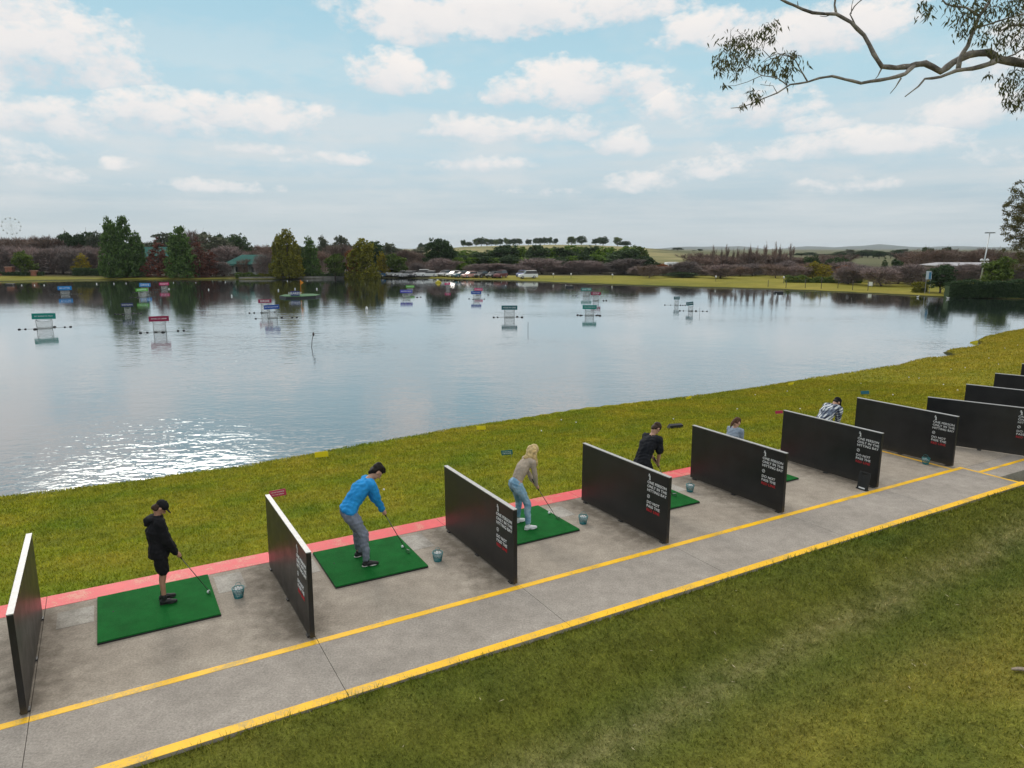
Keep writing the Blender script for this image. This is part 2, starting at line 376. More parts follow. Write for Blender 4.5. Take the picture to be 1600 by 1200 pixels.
col, c_, b_, a_, dco, rco, sp = grass_color(nt, v)
ln = N(nt, 'ShaderNodeVectorMath', operation='LENGTH'); nt.links.new(v, ln.inputs[0]); LEN = ln.outputs['Value']
farf = ramp(nt, math_n(nt, 'MULTIPLY', LEN, .01), [(0.68, 0.0), (0.92, 1.0)]).outputs['Color']
fn = tex_noise(nt, v, .03, 6, .6); fn2 = tex_noise(nt, v, .35, 4, .6)
fc = ramp(nt, fn.outputs['Fac'], [(.3, (.13, .145, .02)), (.5, (.22, .20, .025)), (.7, (.30, .25, .05))]).outputs['Color']
fc = mix(nt, .6, fc, ramp(nt, fn2.outputs['Fac'], [(.3, .7), (.7, 1.25)]).outputs['Color'], 'MULTIPLY')
hillf = ramp(nt, math_n(nt, 'MULTIPLY', LEN, .001), [(0.26, 0.0), (0.32, 1.0)]).outputs['Color']
hc = ramp(nt, fn.outputs['Fac'], [(.35, (.12, .13, .05)), (.5, (.22, .20, .085)), (.65, (.30, .26, .12))]).outputs['Color']
# vine rows on the right-hand slope
rw = math_n(nt, 'SINE', math_n(nt, 'ADD', math_n(nt, 'MULTIPLY', sp.outputs['X'], .9), math_n(nt, 'MULTIPLY', sp.outputs['Y'], .32)))
vf = math_n(nt, 'MULTIPLY', ramp(nt, math_n(nt, 'MULTIPLY', sp.outputs['X'], .005), [(0.42, 0.0), (.55, 1.0)]).outputs['Color'], math_n(nt, 'MULTIPLY_ADD', rw, .18, .72))
hc = mix(nt, vf, hc, (.075, .085, .045))
litter = ramp(nt, math_n(nt, 'MULTIPLY_ADD', math_n(nt, 'LESS_THAN', sp.outputs['X'], -18), .0085, math_n(nt, 'MULTIPLY', sp.outputs['Y'], .001)), [(0.160, 0.0), (0.166, 1.0)]).outputs['Color']
fc = mix(nt, litter, fc, ramp(nt, fn2.outputs['Fac'], [(.3, (.035, .035, .018)), (.7, (.085, .07, .045))]).outputs['Color'])
fc = mix(nt, hillf, fc, hc)
col = mix(nt, farf, col, fc)
# damp dark soil at and under the waterline
wet = ramp(nt, math_n(nt, 'ADD', sp.outputs['Z'], 2), [(0.60, 1.0), (0.69, .85), (0.74, 0.0)]).outputs['Color']
col = mix(nt, wet, col, (.030, .034, .012))
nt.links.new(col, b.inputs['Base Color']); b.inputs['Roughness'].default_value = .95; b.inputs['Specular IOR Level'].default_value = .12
hh = math_n(nt, 'ADD', math_n(nt, 'MULTIPLY', c_.outputs['Fac'], 1), math_n(nt, 'MULTIPLY', b_.outputs['Fac'], 1.5))
add_bump(nt, b, hh, .8, .05)
GM = m
ground = np_mesh('ground', V, quads, GM, None, True); tag(ground, kind='structure')

# ------------------------------------------------------------------ grass blades (real geometry)
def blades():
    rng = np.random.default_rng(3)
    def field(n, r0, r1, d0, d1):
        r = rng.uniform(r0, r1, n); d = rng.uniform(d0, d1, n)
        return r * CA - d * SA, r * SA + d * CA
    A1 = field(330000, -8, 17, -2.5, 7.36); A2 = field(60000, 17, 32, 0, 7.36)
    B1 = field(300000, -6, 30, 11.93, 22.6); B2 = field(160000, 30, 75, 11.9, 31)
    X = np.concatenate([A1[0], A2[0], B1[0], B2[0]]); Y = np.concatenate([A1[1], A2[1], B1[1], B2[1]])
    az = np.degrees(np.arctan2(X, Y)); D0 = np.hypot(X, Y)
    ok = (np.abs(az) < 41) & (Y > 4) & (D0 > 5.5)
    X, Y, D0 = X[ok], Y[ok], D0[ok]
    s = sdist(X, Y); r = X * CA + Y * SA; d = -X * SA + Y * CA
    ok = (s > .12) & ~((d > 8.3) & (d < 11.93)); X, Y, D0 = X[ok], Y[ok], D0[ok]
    Z = height(X, Y) - .006; n = len(X)
    dd_ = -X * SA + Y * CA; edge = ((dd_ > 11.9) & (dd_ < 12.08)) | ((dd_ > 7.22) & (dd_ < 7.4)); h = rng.uniform(.022, .055, n) * (1 + D0 / 60) * np.where(edge, 1.6, 1); wd = rng.uniform(.006, .011, n) * (1 + D0 / 14)
    a = rng.uniform(0, 6.283, n); le = rng.uniform(.2, 1.1, n); b2 = rng.uniform(0, 6.283, n)
    p = np.stack([X, Y, Z], -1); u = np.stack([np.cos(a), np.sin(a), 0 * a], -1) * wd[:, None] / 2
    t = p + np.stack([np.cos(b2) * le * h, np.sin(b2) * le * h, h], -1)
    V = np.stack([p - u, p + u, t], 1).reshape(-1, 3); return V, np.arange(3 * n).reshape(-1, 3)
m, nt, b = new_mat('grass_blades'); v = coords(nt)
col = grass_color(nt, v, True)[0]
ri = N(nt, 'ShaderNodeNewGeometry').outputs['Random Per Island']
rc = ramp(nt, ri, [(0, (1.0, 1.05, .9)), (.55, (1.4, 1.35, 1.2)), (.9, (1.8, 1.6, 1.5)), (1.0, (2.4, 2.1, 2.6))]).outputs['Color']
col = mix(nt, 1.0, col, rc, 'MULTIPLY')
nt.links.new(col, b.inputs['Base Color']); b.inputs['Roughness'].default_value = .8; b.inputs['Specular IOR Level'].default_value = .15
BV, BF = blades(); tag(np_mesh('grass', BV, BF, m), 'short mown grass blades over the lawn beside the concrete and down the lake bank', 'grass', kind='stuff')
# ------------------------------------------------------------------ water
m, nt, b = new_mat('lake_water'); v = coords(nt)
b.inputs['Base Color'].default_value = (.022, .032, .033, 1); b.inputs['Roughness'].default_value = .06; b.inputs['IOR'].default_value = 1.4
b.inputs['Specular IOR Level'].default_value = .62
mpp = N(nt, 'ShaderNodeMapping'); mpp.inputs['Rotation'].default_value = (0, 0, R(14)); mpp.inputs['Scale'].default_value = (.75, 1.25, 1); nt.links.new(v, mpp.inputs[0])
w1 = tex_noise(nt, mpp.outputs[0], 2.6, 3, .5); w1.inputs['Distortion'].default_value = .5
w2 = tex_noise(nt, mpp.outputs[0], .55, 3, .5); w3 = tex_noise(nt, mpp.outputs[0], .045, 3, .5)
amp = ramp(nt, w3.outputs['Fac'], [(.35, .3), (.5, .8), (.65, 1.7)]).outputs['Color']
lw = N(nt, 'ShaderNodeVectorMath', operation='LENGTH'); nt.links.new(v, lw.inputs[0])
calm = ramp(nt, math_n(nt, 'MULTIPLY', lw.outputs['Value'], .01), [(.2, 1.0), (.6, .42), (1.2, .16)]).outputs['Color']
hgt = math_n(nt, 'ADD', math_n(nt, 'MULTIPLY', w1.outputs['Fac'], .55), math_n(nt, 'MULTIPLY', w2.outputs['Fac'], .9))
hgt = math_n(nt, 'MULTIPLY', math_n(nt, 'MULTIPLY', hgt, amp), calm)
add_bump(nt, b, hgt, 1.0, .038)
gl_ = N(nt, 'ShaderNodeBsdfGlossy'); gl_.inputs['Roughness'].default_value = .045; gl_.inputs['Color'].default_value = (.93, .95, .96, 1); nt.links.new(b.inputs['Normal'].links[0].from_socket, gl_.inputs['Normal'])
lwt = N(nt, 'ShaderNodeLayerWeight'); lwt.inputs['Blend'].default_value = .5
fr_ = ramp(nt, lwt.outputs['Facing'], [(0.0, .03), (.5, .12), (.72, .25), (.85, .42), (1.0, .90)]).outputs['Color']
mxs = N(nt, 'ShaderNodeMixShader'); nt.links.new(fr_, mxs.inputs[0]); nt.links.new(b.outputs[0], mxs.inputs[1]); nt.links.new(gl_.outputs[0], mxs.inputs[2]); nt.links.new(mxs.outputs[0], nt.nodes['Material Output'].inputs['Surface'])
x0, y0 = POLY.min(0) - 3; x1, y1 = POLY.max(0) + 3
wv = [(x0, y0, WZ), (x1, y0, WZ), (x1, y1, WZ), (x0, y1, WZ)]
tag(np_mesh('water', wv, [(0, 1, 2, 3)], m), kind='structure')

# ------------------------------------------------------------------ concrete slab, lines, red strip
PR = [-1.19, 1.99, 5.10, 8.17, 11.14, 14.13, 17.06]
def concrete(name, dark=1.0, lo=(.29, .252, .208), hi=(.41, .362, .302)):
    m, nt, b = new_mat(name); v = coords(nt)
    a = tex_noise(nt, v, .9, 6, .6); f = tex_noise(nt, v, 38, 4, .75); g = tex_noise(nt, v, 5, 5, .6)
    col = ramp(nt, a.outputs['Fac'], [(.3, lo), (.7, hi)]).outputs['Color']
    col = mix(nt, .7, col, ramp(nt, f.outputs['Fac'], [(.32, .6), (.5, 1.0), (.68, 1.4)]).outputs['Color'], 'MULTIPLY')
    col = mix(nt, .6, col, ramp(nt, g.outputs['Fac'], [(.3, .75), (.7, 1.15)]).outputs['Color'], 'MULTIPLY')
    sp = N(nt, 'ShaderNodeSeparateXYZ'); nt.links.new(v, sp.inputs[0])
    rco = math_n(nt, 'ADD', math_n(nt, 'MULTIPLY', sp.outputs['X'], CA), math_n(nt, 'MULTIPLY', sp.outputs['Y'], SA))
    dco = math_n(nt, 'ADD', math_n(nt, 'MULTIPLY', sp.outputs['X'], -SA), math_n(nt, 'MULTIPLY', sp.outputs['Y'], CA))
    # grime collected along the foot of each divider
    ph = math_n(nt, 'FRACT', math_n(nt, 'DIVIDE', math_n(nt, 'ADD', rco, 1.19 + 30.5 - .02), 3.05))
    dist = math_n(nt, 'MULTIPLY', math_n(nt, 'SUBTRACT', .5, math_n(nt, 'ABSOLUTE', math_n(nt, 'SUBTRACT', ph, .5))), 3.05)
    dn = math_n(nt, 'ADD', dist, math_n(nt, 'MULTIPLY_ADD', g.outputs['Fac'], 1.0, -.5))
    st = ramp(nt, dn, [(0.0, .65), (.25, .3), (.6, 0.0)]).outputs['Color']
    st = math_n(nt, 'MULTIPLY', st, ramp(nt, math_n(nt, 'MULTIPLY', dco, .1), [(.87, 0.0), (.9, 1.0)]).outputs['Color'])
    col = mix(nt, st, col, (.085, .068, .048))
    nt.links.new(col, b.inputs['Base Color']); b.inputs['Roughness'].default_value = .9; b.inputs['Specular IOR Level'].default_value = .2
    add_bump(nt, b, f.outputs['Fac'], .5, .006); return m
CM = concrete('exposed_concrete')
CM2 = concrete('walkway_concrete', lo=(.28, .252, .220), hi=(.375, .338, .298))
def strip(name, r0, r1, d0, d1, z0, z1, mat, kind='structure', joints=(), parent=None, gap=.007):
    mb = MB(); cuts = [r0] + [j for j in joints if r0 < j < r1] + [r1]
    for i in range(len(cuts) - 1):
        a = cuts[i] + (gap / 2 if i else 0); c = cuts[i + 1] - (gap / 2 if i < len(cuts) - 2 else 0)
        vs = [rd(a, d0, z0), rd(c, d0, z0), rd(c, d1, z0), rd(a, d1, z0), rd(a, d0, z1), rd(c, d0, z1), rd(c, d1, z1), rd(a, d1, z1)]
        mb.add(vs, [(0, 3, 2, 1), (4, 5, 6, 7), (0, 1, 5, 4), (1, 2, 6, 5), (2, 3, 7, 6), (3, 0, 4, 7)])
    o = mb.build(name, mat, parent); tag(o, kind=kind); return o
J = [PR[0] - 3.1 * k for k in range(9, 0, -1)] + PR + [PR[-1] + 3 * k for k in range(1, 12)]
J = [j + .05 for j in J]
E1 = 17.28
strip('bay_slab', -30, 60, 8.70, 11.95, -.28, 0, CM, joints=J)
strip('walkway', -30, E1, 7.36, 8.695, -.28, 0, CM2, joints=J)
strip('walkway', E1 + .01, 60, 7.9, 8.695, -.28, -.002, CM2, joints=J)
def paint(name, c, wearc, thr=.33, rough=.55):
    m, nt, b = new_mat(name); v = coords(nt)
    a = tex_noise(nt, v, 2.2, 6, .65); f = tex_noise(nt, v, 45, 4, .7)
    col = ramp(nt, a.outputs['Fac'], [(.3, [x * .85 for x in c]), (.7, [min(1, x * 1.08) for x in c])]).outputs['Color']
    ww = ramp(nt, math_n(nt, 'ADD', math_n(nt, 'MULTIPLY', a.outputs['Fac'], .6), math_n(nt, 'MULTIPLY', f.outputs['Fac'], .4)), [(thr, 1.0), (thr + .08, 0.0)]).outputs['Color']
    col = mix(nt, math_n(nt, 'MULTIPLY', ww, .7), col, wearc)
    nt.links.new(col, b.inputs['Base Color']); b.inputs['Roughness'].default_value = rough; b.inputs['Specular IOR Level'].default_value = .3
    add_bump(nt, b, f.outputs['Fac'], .4, .005); return m
YM = paint('yellow_line_paint', (.95, .53, .010), (.45, .33, .12), .41)
RM = paint('red_strip_paint', (.74, .095, .105), (.66, .33, .22), .40)
Z1 = .004
strip('yellow_line', -30, E1, 8.66, 8.77, 0, Z1, YM, joints=J)
strip('yellow_line', -30, E1 + .1, 7.36, 7.50, 0, Z1, YM, joints=J)
strip('yellow_line', E1 - .07, E1, 7.50, 8.66, 0, Z1, YM)
strip('yellow_line', E1 + .005, 60, 8.28, 8.37, -.002, .0025, YM, joints=J)
strip('yellow_line', PR[-1] - .16, PR[-1] - .08, 8.78, 11.3, 0, Z1, YM)
strip('red_strip', -30, 14.35, 11.53, 11.95, 0, Z1, RM, joints=J)
PM = concrete('pale_patch', lo=(.36, .34, .30), hi=(.46, .43, .39))
for k, (a, c) in enumerate([(-.98, -.53), (1.1, 1.5), (2.2, 2.63), (4.2, 4.62), (7.2, 7.6), (10.16, 10.5)]):
    strip('concrete_patch', a, c, 10.78, 11.40 if k % 2 else 11.3, 0, .003, PM)
for k in range(5):   # thin pale margin between mat and red strip
    strip('concrete_patch', -.5 + 3.1 * k, 1.05 + 3.1 * k, 11.485, 11.528, 0, .003, PM)
# ------------------------------------------------------------------ bay dividers
def m_panel():
    m, nt, b = new_mat('black_laminate'); v = coords(nt, False)
    a = tex_noise(nt, v, 2.5, 6, .65); g = tex_noise(nt, v, 26, 4, .6)
    col = ramp(nt, a.outputs['Fac'], [(.3, (.010, .010, .011)), (.75, (.022, .021, .021))]).outputs['Color']
    sp = N(nt, 'ShaderNodeSeparateXYZ'); nt.links.new(v, sp.inputs[0])
    du = ramp(nt, math_n(nt, 'ADD', sp.outputs['Z'], math_n(nt, 'MULTIPLY', g.outputs['Fac'], .25)), [(.12, .7), (.30, 0.0)]).outputs['Color']
    col = mix(nt, du, col, (.055, .048, .038))
    vo = N(nt, 'ShaderNodeTexVoronoi'); vo.inputs['Scale'].default_value = 5.5; nt.links.new(v, vo.inputs['Vector'])
    mk = math_n(nt, 'MULTIPLY', ramp(nt, vo.outputs['Distance'], [(.05, 1.0), (.085, 0.0)]).outputs['Color'], ramp(nt, g.outputs['Fac'], [(.5, 0.0), (.6, 1.0)]).outputs['Color'])
    col = mix(nt, math_n(nt, 'MULTIPLY', mk, .5), col, (.09, .09, .085))
    nt.links.new(col, b.inputs['Base Color'])
    nt.links.new(ramp(nt, a.outputs['Fac'], [(.3, .30), (.7, .46)]).outputs['Color'], b.inputs['Roughness']); b.inputs['Specular IOR Level'].default_value = .42
    return m
PANEL = m_panel(); DKM = P_('dark_metal', (.05, .05, .05), .5, .3); ALU = P_('brushed_aluminium', (.42, .42, .42), .5, .6, .1, 12)
WHITE = P_('white_vinyl', (.80, .80, .80), .5, 0, .05); REDV = P_('red_vinyl', (.55, .02, .03), .5, 0, .08)
PL, PH, PT = 2.54, 1.235, .065
def divider():
    root = empty('bay_divider')
    # local x runs from near end (0) to far end (PL); face toward -y shows the notice
    MB().box((PL / 2, 0, .03 + (PH - .03) / 2 - .006), (PL, PT, PH - .042)).build('panel', PANEL, root, bevel=.004)
    MB().box((PL / 2, 0, PH - .005), (PL + .004, PT + .006, .014)).build('top_cap', ALU, root, bevel=.002)
    for x in (.12, PL / 2, PL - .12):
        MB().box((x, 0, .014), (.09, .10, .022)).build('foot_bracket', DKM, root, bevel=.002)
    RM_ = Matrix.Rotation(math.pi / 2, 4, 'X')
    def put(name, me, x, z, lab=None):
        o = link(name, me, root)
        # text faces -y, reads from high x to low x when seen from the -y side with x pointing away
        o.matrix_local = Matrix.Translation((x, PT / 2 + .0035, z)) @ Matrix.Rotation(math.pi, 4, 'Z') @ RM_ @ Matrix.Diagonal((1.13, 1, 1, 1))
        if lab: o['label'] = lab
    tw = MB()
    X0 = .545
    for i, (s, z) in enumerate([('ONE PERSON', 1.005), ('ONLY IN THE', .932), ('HITTING BAY', .859)]):
        put('lettering', text_mesh(s, .071, WHITE, .0010, 'LEFT', .002), X0, z)
    put('lettering', text_mesh('DO NOT', .071, WHITE, .0010, 'LEFT', .002), X0, .635); put('lettering', text_mesh('PASS THE', .071, WHITE, .0010, 'LEFT', .002), X0, .562)
    put('lettering', text_mesh('RED LINE', .071, REDV, .0018, 'LEFT', .002), X0, .489, 'red lettering')
    # little golfer pictogram and crossed ring
    g = MB(); y = PT / 2 + .003
    def seg(a, b2, wd):
        a = Vector((a[0], y, a[1])); b_ = Vector((b2[0], y, b2[1])); t = (b_ - a).normalized(); n = Vector((t.z, 0, -t.x)) * wd / 2
        pts = [a + n, b_ + n, b_ - n, a - n]; g.add([p - Vector((0, .001, 0)) for p in pts] + [p + Vector((0, .001, 0)) for p in pts], [(0, 1, 2, 3), (7, 6, 5, 4), (0, 4, 5, 1), (1, 5, 6, 2), (2, 6, 7, 3), (3, 7, 4, 0)])
    cx = X0 - .055
    g.ball((cx + .012, y, 1.150), .013, 10, 5, (1, .12, 1)); seg((cx, 1.135), (cx - .006, 1.095), .024); seg((cx - .006, 1.095), (cx + .010, 1.052), .013); seg((cx - .006, 1.095), (cx - .018, 1.052), .013); seg((cx, 1.128), (cx + .032, 1.118), .009); seg((cx + .032, 1.118), (cx + .018, 1.165), .005)
    g.build('golfer_pictogram', WHITE, root)
    g = MB(); n = 20; cc_ = (X0 - .04, .745)
    for k in range(n):
        a, b2 = 2 * math.pi * k / n, 2 * math.pi * (k + 1) / n
        seg((cc_[0] + .03 * math.cos(a), cc_[1] + .03 * math.sin(a)), (cc_[0] + .03 * math.cos(b2), cc_[1] + .03 * math.sin(b2)), .008)
    seg((cc_[0] - .02, cc_[1] + .02), (cc_[0] + .02, cc_[1] - .02), .008)
    g.build('crossed_ring_pictogram', WHITE, root)
    return root
dlab = ['black bay divider at the left edge of the photo, seen almost end on', 'black bay divider between the boy in the cap and the man in blue', 'black bay divider between the man in blue and the blonde woman',
        'black bay divider in front of the man in the black t-shirt', 'black bay divider hiding the woman with the ponytail',
        'black bay divider with a dark floor board leaning on its near end', 'black bay divider with a basket of balls and a yellow line at its foot',
        'black bay divider just beyond the corner of the yellow walkway line', 'partly visible black bay divider second beyond the corner of the yellow walkway line', 'black bay divider with only its top showing at the right edge', 'farthest black bay divider, a sliver at the right edge']
ends = [(rd(r, 8.79), rd(r, 8.79 + PL)) for r in PR]
ends[6] = (rd(17.12, 8.85), rd(17.05, 11.25))
for a, c, z in [((1450, 620), (1600, 637), 1.235), ((1510, 600), (1600, 609.5), 1.235), ((1555, 583), (1600, 587.2), 1.235), ((1597, 568), (1640, 571.5), 1.235)]:
    p = Vector((*at(*a, z), 0)); q = Vector((*at(*c, z), 0)); t = (q - p).normalized(); ends.append((p + t * PL, p))
dv = divider()
for i, (n_, f_) in enumerate(ends):
    o = dv if i == 0 else copy_tree(dv)
    o.location = n_; t = f_ - n_; o.rotation_euler = (R([0, .5, -.4, .3, -.5, .4, -.3, .4, 0, .3, 0][i]), 0, math.atan2(t.y, t.x) + R([0, .4, -.3, .2, -.4, .3, 0, 0, 0, 0, 0][i]))
    tag(o, dlab[i], 'divider', 'black dividers between the hitting bays')

# ------------------------------------------------------------------ mats
m, nt, b = new_mat('green_turf_mat'); v = coords(nt)
a = tex_noise(nt, v, 3, 5, .6); f = tex_noise(nt, v, 120, 3, .7)
col = ramp(nt, a.outputs['Fac'], [(.3, (.003, .095, .014)), (.7, (.006, .145, .024))]).outputs['Color']
col = mix(nt, .8, col, ramp(nt, f.outputs['Fac'], [(.3, .5), (.7, 1.5)]).outputs['Color'], 'MULTIPLY')
dv_ = N(nt, 'ShaderNodeVectorMath', operation='DISTANCE'); nt.links.new(v, dv_.inputs[0]); dv_.inputs[1].default_value = (1.18, .82, .04)
wr_ = ramp(nt, math_n(nt, 'ADD', dv_.outputs['Value'], math_n(nt, 'MULTIPLY_ADD', a.outputs['Fac'], .5, -.25)), [(.05, .5), (.30, .18), (.6, 0.0)]).outputs['Color']
col = mix(nt, wr_, col, (.07, .20, .06))
nt.links.new(col, b.inputs['Base Color']); b.inputs['Roughness'].default_value = .9; b.inputs['Specular IOR Level'].default_value = .15; add_bump(nt, b, f.outputs['Fac'], .9, .01); TURF = m
RUB = P_('black_rubber', (.012, .012, .013), .7, 0, .2, 10, .2)
MW, MD = 1.52, 1.43
def mat_():
    root = empty('hitting_mat')
    MB().box((MW / 2, MD / 2, .013), (MW, MD, .022)).build('rubber_base', RUB, root, bevel=.004)
    mb = MB(); nx, ny = 26, 24; rg = random.Random(5)
    vs = [(.004 + (MW - .008) * i / nx, .004 + (MD - .008) * j / ny, .040 + rg.uniform(-.0012, .0012)) for j in range(ny + 1) for i in range(nx + 1)]
    fs = [(j * (nx + 1) + i, j * (nx + 1) + i + 1, (j + 1) * (nx + 1) + i + 1, (j + 1) * (nx + 1) + i) for j in range(ny) for i in range(nx)]
    rim = [i for i in range(nx + 1)] + [j * (nx + 1) + nx for j in range(1, ny + 1)] + [ny * (nx + 1) + i for i in range(nx - 1, -1, -1)] + [j * (nx + 1) for j in range(ny - 1, 0, -1)]
    n0 = len(vs); vs += [(vs[i][0], vs[i][1], .0245) for i in rim]; m_ = len(rim)
    fs += [(rim[(k + 1) % m_], rim[k], n0 + k, n0 + (k + 1) % m_) for k in range(m_)]
    mb.add(vs, fs); mb.build('turf_top', TURF, root)
    tee = MB().lathe([(.013, .0405), (.013, .0425), (.007, .044), (.006, .046)], 12, (.2, .82, 0)); tee.build('tee_hole', RUB, root)
    return root
mr = [-.49, 2.66, 5.68, 8.64, 11.66, 14.70]
mlab = ['green square hitting mat under the boy in black', 'green square hitting mat under the man in the blue top', 'green square hitting mat under the blonde woman', 'green hitting mat of the man in the black t-shirt', 'green hitting mat whose corner shows beside the divider of the ponytailed woman', 'green hitting mat hidden behind the divider with the leaning board']
mt = mat_()
for i, r in enumerate(mr[:5]):
    o = mt if i == 0 else copy_tree(mt); o.location = rd(r, 10.05, 0); o.rotation_euler = (0, 0, A + R([0, -.8, .5, -.4, 0, 0][i])); tag(o, mlab[i], 'golf mat', 'green hitting mats')
MZ = .041

# ------------------------------------------------------------------ baskets of balls
TEAL = P_('teal_plastic_mesh', (.010, .20, .22), .45, 0, .15, 20); BALLM = P_('ball_white', (.74, .76, .76), .35, 0, .05)
ball_me = MB().ball((0, 0, .0214), .0214, 12, 7).build('tmp', BALLM, None, True); bme = ball_me.data; bpy.data.objects.remove(ball_me)
def basket():
    root = empty('ball_basket')
    mb = MB(); r0, r1, h = .092, .128, .215
    for k in range(22):
        a = 2 * math.pi * k / 22; a2 = a + .10
        mb.tube([(r0 * math.cos(a), r0 * math.sin(a), .006), ((r0 + r1) / 2 * math.cos(a2 - .05), (r0 + r1) / 2 * math.sin(a2 - .05), h / 2), (r1 * math.cos(a), r1 * math.sin(a), h)], .0042, 5)
    for j in range(1, 6):
        t = j / 6; rr = r0 + (r1 - r0) * t
        mb.tube([(rr * math.cos(q), rr * math.sin(q), h * t) for q in np.linspace(0, 2 * math.pi, 25)], .0042, 5, False)
    mb.build('mesh_side', TEAL, root, True)
    MB().lathe([(r0 + .004, 0), (r0 + .006, .014), (.01, .014)], 24).build('base', TEAL, root, True)
    mb = MB().tube([(r1 * math.cos(q), r1 * math.sin(q), h) for q in np.linspace(0, 2 * math.pi, 33)], .008, 6, False); mb.build('rim', TEAL, root, True)
    return root
HD = MB().tube([(.128 * math.cos(q), .02 * math.sin(q), .215 + .12 * math.sin(q)) for q in np.linspace(0, math.pi, 17)], .0045, 6)
HDl = MB().tube([(.128 * math.cos(q), .118 * math.sin(q), .222 + .02 * math.sin(q)) for q in np.linspace(0, math.pi, 17)], .0045, 6)
bas = basket(); BS = .68; bas.scale = (BS,) * 3
bpos = [((373, 936), 'teal mesh basket of golf balls with its handle up, right of the boy', 'beside the boy', 1), ((684, 879), 'teal mesh ball basket on the concrete right of the man in blue', 'near the man in blue', 0),
        ((911, 821), 'teal mesh basket of golf balls right of the blonde woman', 'near the blonde woman', 0), ((1078, 771), 'teal mesh basket of golf balls before the divider hiding the ponytailed woman', 'before the divider of the ponytailed woman', 0), ((1446, 728), 'teal mesh basket on the yellow line at the foot of a divider', 'on the yellow line by the divider', 0)]
rg = random.Random(11)
for i, (p, lab, where, up) in enumerate(bpos):
    o = bas if i == 0 else copy_tree(bas)
    x, y = at(p[0], p[1] - 3, 0); o.location = (x, y, .005 if i == 4 else .001); o.rotation_euler = (0, 0, rg.uniform(0, 3)); tag(o, lab, 'ball basket', 'baskets of golf balls')
    (HD if up else HDl).build('handle', TEAL, o, True)
    cnt = 0
    for lay, (zz, rr, nn) in enumerate([(.135, .088, 11), (.135, .045, 5), (.168, .092, 11), (.170, .050, 6), (.195, .07, 7), (.205, .0, 1), (.212, .035, 3)]):
        for k in range(nn if i != 4 else nn // 2):
            a = 2 * math.pi * k / nn + lay * .7; bo = link('golf_ball', bme); bo.scale = (BS,) * 3
            bo.location = (x + BS * rr * math.cos(a), y + BS * rr * math.sin(a), BS * (zz - .02 + rg.uniform(-.004, .004)))
            tag(bo, 'white golf ball heaped in the teal basket ' + where, 'golf ball', 'golf balls in the basket ' + where)
def lone_ball(px, py, lab, z=None, group=None):
    x, y = at(px, py, 0)
    if z is None:
        for _ in range(4): x, y = at(px, py, gz(x, y))
        z = gz(x, y) + .012
    else: x, y = at(px, py, z)
    bo = link('golf_ball', bme); bo.location = (x, y, z); bo.scale = (1.15,) * 3; tag(bo, lab, 'golf ball', group)
lone_ball(326, 927, 'white golf ball at the club head on the mat of the boy', MZ); lone_ball(629, 856, 'pale golf ball by the club head on the mat of the man in blue', MZ); lone_ball(858, 803, 'pale golf ball near the club on the mat of the blonde woman', MZ)
for k, (px, py) in enumerate([(600, 767), (877, 657), (900, 661), (846, 674), (1052, 656), (1180, 618), (1296, 610), (1420, 590), (1486, 578), (1436, 592), (1390, 634), (1395, 618), (1474, 602), (1496, 611), (1250, 640), (1152, 640), (1570, 545), (1545, 560), (1560, 570), (1590, 540), (1345, 600), (1310, 625), (1508, 575), (1230, 612)]):
    lone_ball(px, py, 'stray white golf ball lying on the grass bank by the lake' if k else 'single white golf ball in the grass right of the man in blue', None, 'stray golf balls on the bank' if k else None)

# ------------------------------------------------------------------ floor board, notices on the bank
DK = P_('dark_plastic', (.014, .015, .016), .85, 0, .2, 8)
def floor_board():
    x, y = at(1347, 765, 0); root = empty('leaning_board', (x, y, 0), A + R(-90))
    bm = MB(); poly = []
    W, H_ = .25, .40
    mb = MB()
    for s in (-1, 1):
        mb.box((s * (W / 2 - .035), 0, H_ / 2), (.07, .03, H_ - .04))
    mb.box((0, 0, .17), (W - .14, .028, .30)); mb.box((0, 0, H_ - .03), (W - .09, .03, .035)); mb.box((0, 0, .012), (W, .09, .024))
    o = mb.build('board', DK, root, bevel=.006); o.rotation_euler = (R(-9), 0, 0)
    o2 = MB().box((0, -.028, .035), (.14, .006, .035)).build('foot_label', WHITE, root); o2.rotation_euler = (R(-9), 0, 0)
    tag(root, 'small dark plastic floor board with a handle slot leaning on a divider', 'board')
floor_board()
def notice(px, py, w, c, l1, l2, lab, tilt=6, tc=WHITE):
    x, y = at(px, py + 5, -.7)
    for _ in range(5): x, y = at(px, py + 5, gz(x, y))
    D0 = math.hypot(x, y); W = w * D0 / 1131; H_ = W * .42
    root = empty('bank_notice', (x, y, gz(x, y)), -math.atan2(x, y) + R(-8)); root.rotation_euler[1] = R(-tilt)
    M_ = P_('notice_' + lab.split()[0] + '_' + str(c[0])[:4], c, .5, 0, .08)
    MB().box((0, 0, .06 + H_ / 2), (W, .012, H_)).build('board', M_, root, bevel=.002)
    for s in (-1, 1): MB().tube([(s * W * .35, .012, -.12), (s * W * .35, .012, H_ * .9)], .006, 5).build('stake', ALU, root)
    for k, t in enumerate((l1, l2)):
        if t:
            o = link('lettering', text_mesh(t, .85 * W / max(6, len(t)) * 1.45, tc, .002, 'CENTER'), root)
            o.matrix_local = Matrix.Translation((0, -.0095, .06 + H_ * (.68 - .38 * k))) @ Matrix.Rotation(math.pi / 2, 4, 'X')
    tag(root, lab, 'sign', 'small notices on the lake bank')
PINK = (.50, .03, .10); YEL = (.75, .62, .01); TL = (.0, .13, .13)
notice(436, 774, 25, PINK, 'YOUR CHANCE', 'TO THE GREEN', 'pink notice with white writing on the grass left of the man in blue', 8)
notice(503, 712, 21, YEL, '', '', 'yellow notice at the water edge, left of the man in blue', 3)
notice(793, 709, 19, TL, 'DO NOT GO IN', 'THE WATER', 'dark teal notice with white writing behind the blonde woman', 8)
